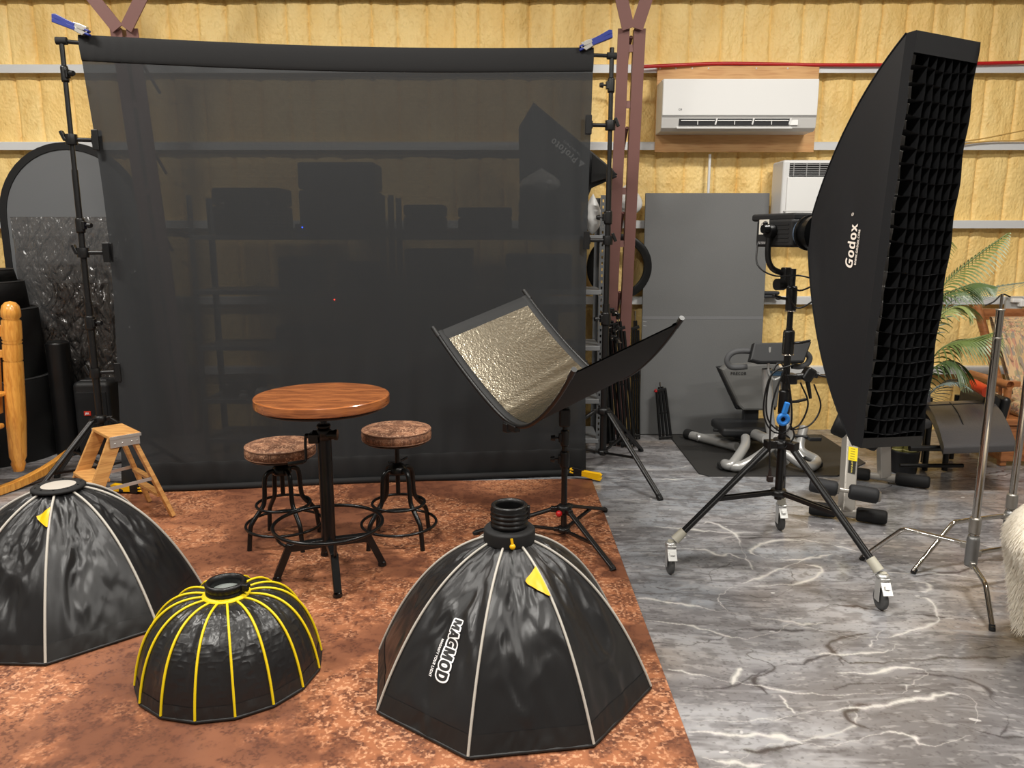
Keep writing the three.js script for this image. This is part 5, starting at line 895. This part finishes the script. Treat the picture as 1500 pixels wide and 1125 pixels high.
function gearCase(label, x, y, w, h, d, m, z = rackZ) {
  const t = thing('gear_case', label, 'case', V(x, y + 0.0065, z), 0, 'gear cases on the shelves');
  obj('body', rbox(w, h * 0.62, d, 0.02, 0, h * 0.31, 0), m, t); obj('lid', rbox(w, h * 0.37, d, 0.02, 0, h * 0.815, 0), m, t);
  obj('handle', tube([V(-0.06, h * 0.6, d / 2), V(-0.05, h * 0.6, d / 2 + 0.025), V(0.05, h * 0.6, d / 2 + 0.025), V(0.06, h * 0.6, d / 2)], 0.008, 16, 6), MAT.black, t);
  for (const s of [-1, 1]) obj('latch', rbox(0.03, 0.04, 0.012, 0.003, s * w * 0.33, h * 0.62, d / 2 + 0.004), MAT.steel, t);
}
[[-1.95, 1.66, 0.5, 0.34, 0.34], [-1.28, 1.66, 0.56, 0.52, 0.36], [-0.65, 1.66, 0.3, 0.22, 0.3], [-0.2, 1.66, 0.4, 0.2, 0.3], [-1.6, 1.26, 0.3, 0.24, 0.3], [-1.15, 1.26, 0.32, 0.2, 0.3], [-0.55, 1.26, 0.5, 0.3, 0.32], [0.2, 1.26, 0.5, 0.26, 0.3], [-1.5, 0.84, 0.6, 0.14, 0.3], [-0.5, 0.84, 0.4, 0.24, 0.3], [0.1, 0.84, 0.5, 0.28, 0.3], [-2.1, 0.43, 0.26, 0.14, 0.3], [-0.4, 0.43, 0.5, 0.24, 0.3], [0.3, 0.43, 0.44, 0.22, 0.3], [-1.3, 0.12, 0.5, 0.24, 0.34], [-0.3, 0.12, 0.5, 0.25, 0.34]]
  .forEach(([x, y, w, h, d], i) => gearCase(`${w < 0.31 ? 'narrow ' : w > 0.49 ? 'wide ' : ''}black gear case ${h > 0.4 ? 'of the tallest size ' : h > 0.27 ? 'of tall size ' : h > 0.2 ? 'of medium size ' : 'of flat size '}on the ${['top', 'second', 'third', 'fourth', 'lowest'][shelfY.indexOf(y)]} shelf behind the sheer curtain`, x, y, w, h, d, caseM[i % 4]));
for (let k = 0; k < 3; k++) { const p = W(357 + k * 24, 529, rackZ + 0.1); tag(obj('white_bowl', lathe([[0, 0.075], [0.035, 0.072], [0.055, 0.055], [0.062, 0.03], [0.06, 0.01], [0.05, 0]], 28, p.x, 0.4365, p.z), MAT.white), 'white rounded bowl in the row of three seen through the curtain', 'bowl', 'white bowls on the fourth shelf'); }
{
  const z = rackZ + 0.12, pts = [[762, 183], [783, 148], [900, 247], [905, 256], [868, 272], [860, 292], [764, 290]].map(([x, y]) => { const p = W(x, y, z); return [p.x, p.y]; });
  const t = thing('folded_softbox', 'black wedge shaped softbox with grey lettering on top of the shelf rack', 'softbox', V(0, 0, 0));
  const g = extrude(pts, 0.06, 0.01); g.translate(0, 0, z - 0.2); obj('shell', g, M(0x17181a, 0.6), t);
  const e = W(880, 230, z), q = [[870, 225], [905, 254], [868, 266]].map(([x, y]) => { const p = W(x, y, z); return [p.x, p.y]; }), g2 = extrude(q, 0.03, 0.006); g2.translate(0, 0, z - 0.1); obj('front_flap', g2, MAT.black, t);
  const lo = print(512, 160, (c) => { c.fillStyle = '#f0f0f0'; c.font = 'bold 110px sans-serif'; c.fillText('Profoto', 110, 96, 390); c.beginPath(); c.moveTo(10, 96); c.lineTo(50, 20); c.lineTo(90, 96); c.fill(); c.font = '34px sans-serif'; c.fillText('The light shaping', 120, 146, 340); });
  const p = W(833, 222, z - 0.12); label('printed_logo', 0.32, 0.1, lo, t, V(p.x, p.y, z - 0.125), [0, 0, Math.PI - 0.67]);
}
function bag(label, p, r, h, sd) { return tag(obj('plastic_bag', sheet((u, v) => { const a = u * Math.PI * 2, q = Math.sin(Math.PI * Math.pow(v, 0.8)), w = 1 + 0.45 * (ridged(u * 5 + sd, v * 4, 3) - 0.5); const uu = u === 1 ? 0 : u; const ww = 1 + 0.45 * (ridged(uu * 5 + sd, v * 4, 3) - 0.5) * Math.sin(Math.PI * u); return V(p.x + Math.cos(a) * r * q * ww, p.y + h * v, p.z + Math.sin(a) * r * 0.7 * q * ww); }, 40, 24), M(0xe4e4e2, 0.35)), label, 'bag'); }
bag('crumpled white plastic bag on the top shelf seen through the curtain', W(793, 276, rackZ + 0.1).setY(1.95), 0.14, 0.2, 2);
bag('white plastic bag standing on the girt beside the steel column', V(0.93, 1.80, -6.36), 0.12, 0.28, 5);
bag('white plastic bag on the shelf end behind the backdrop stand', V(0.60, 1.668, -5.85), 0.065, 0.3, 8);
{ // black case carrying the crumpled bag and the wedge softbox
  gearCase('long black gear case under the wedge softbox on the top shelf', 0.28, 1.66, 0.46, 0.26, 0.3, caseM[2]);
}
for (const [px, py, c, n] of [[443, 335, 0x3060ff, 'blue'], [490, 441, 0xff4030, 'red']]) {
  const p = W(px, py, rackZ + 0.2), t = thing('charger', `black battery charger with a tiny ${n} standby light behind the curtain`, 'charger', p);
  obj('housing', rbox(0.12, 0.07, 0.08, 0.01, 0, 0, -0.045), MAT.blackMatte, t); obj('standby_light', at(new THREE.SphereGeometry(0.006, 10, 8), 0, 0.01, 0), M(c, 0.4, 0, { emissive: new THREE.Color(c), emissiveIntensity: 20 }), t);
  const l = new THREE.PointLight(c, 0.01); l.position.set(0, 0.01, 0.008); l.castShadow = true; t.add(l);
}
scene.traverse((o) => { if (o.isMesh) o.castShadow = o.receiveShadow = true; });
renderer.render(scene, camera);
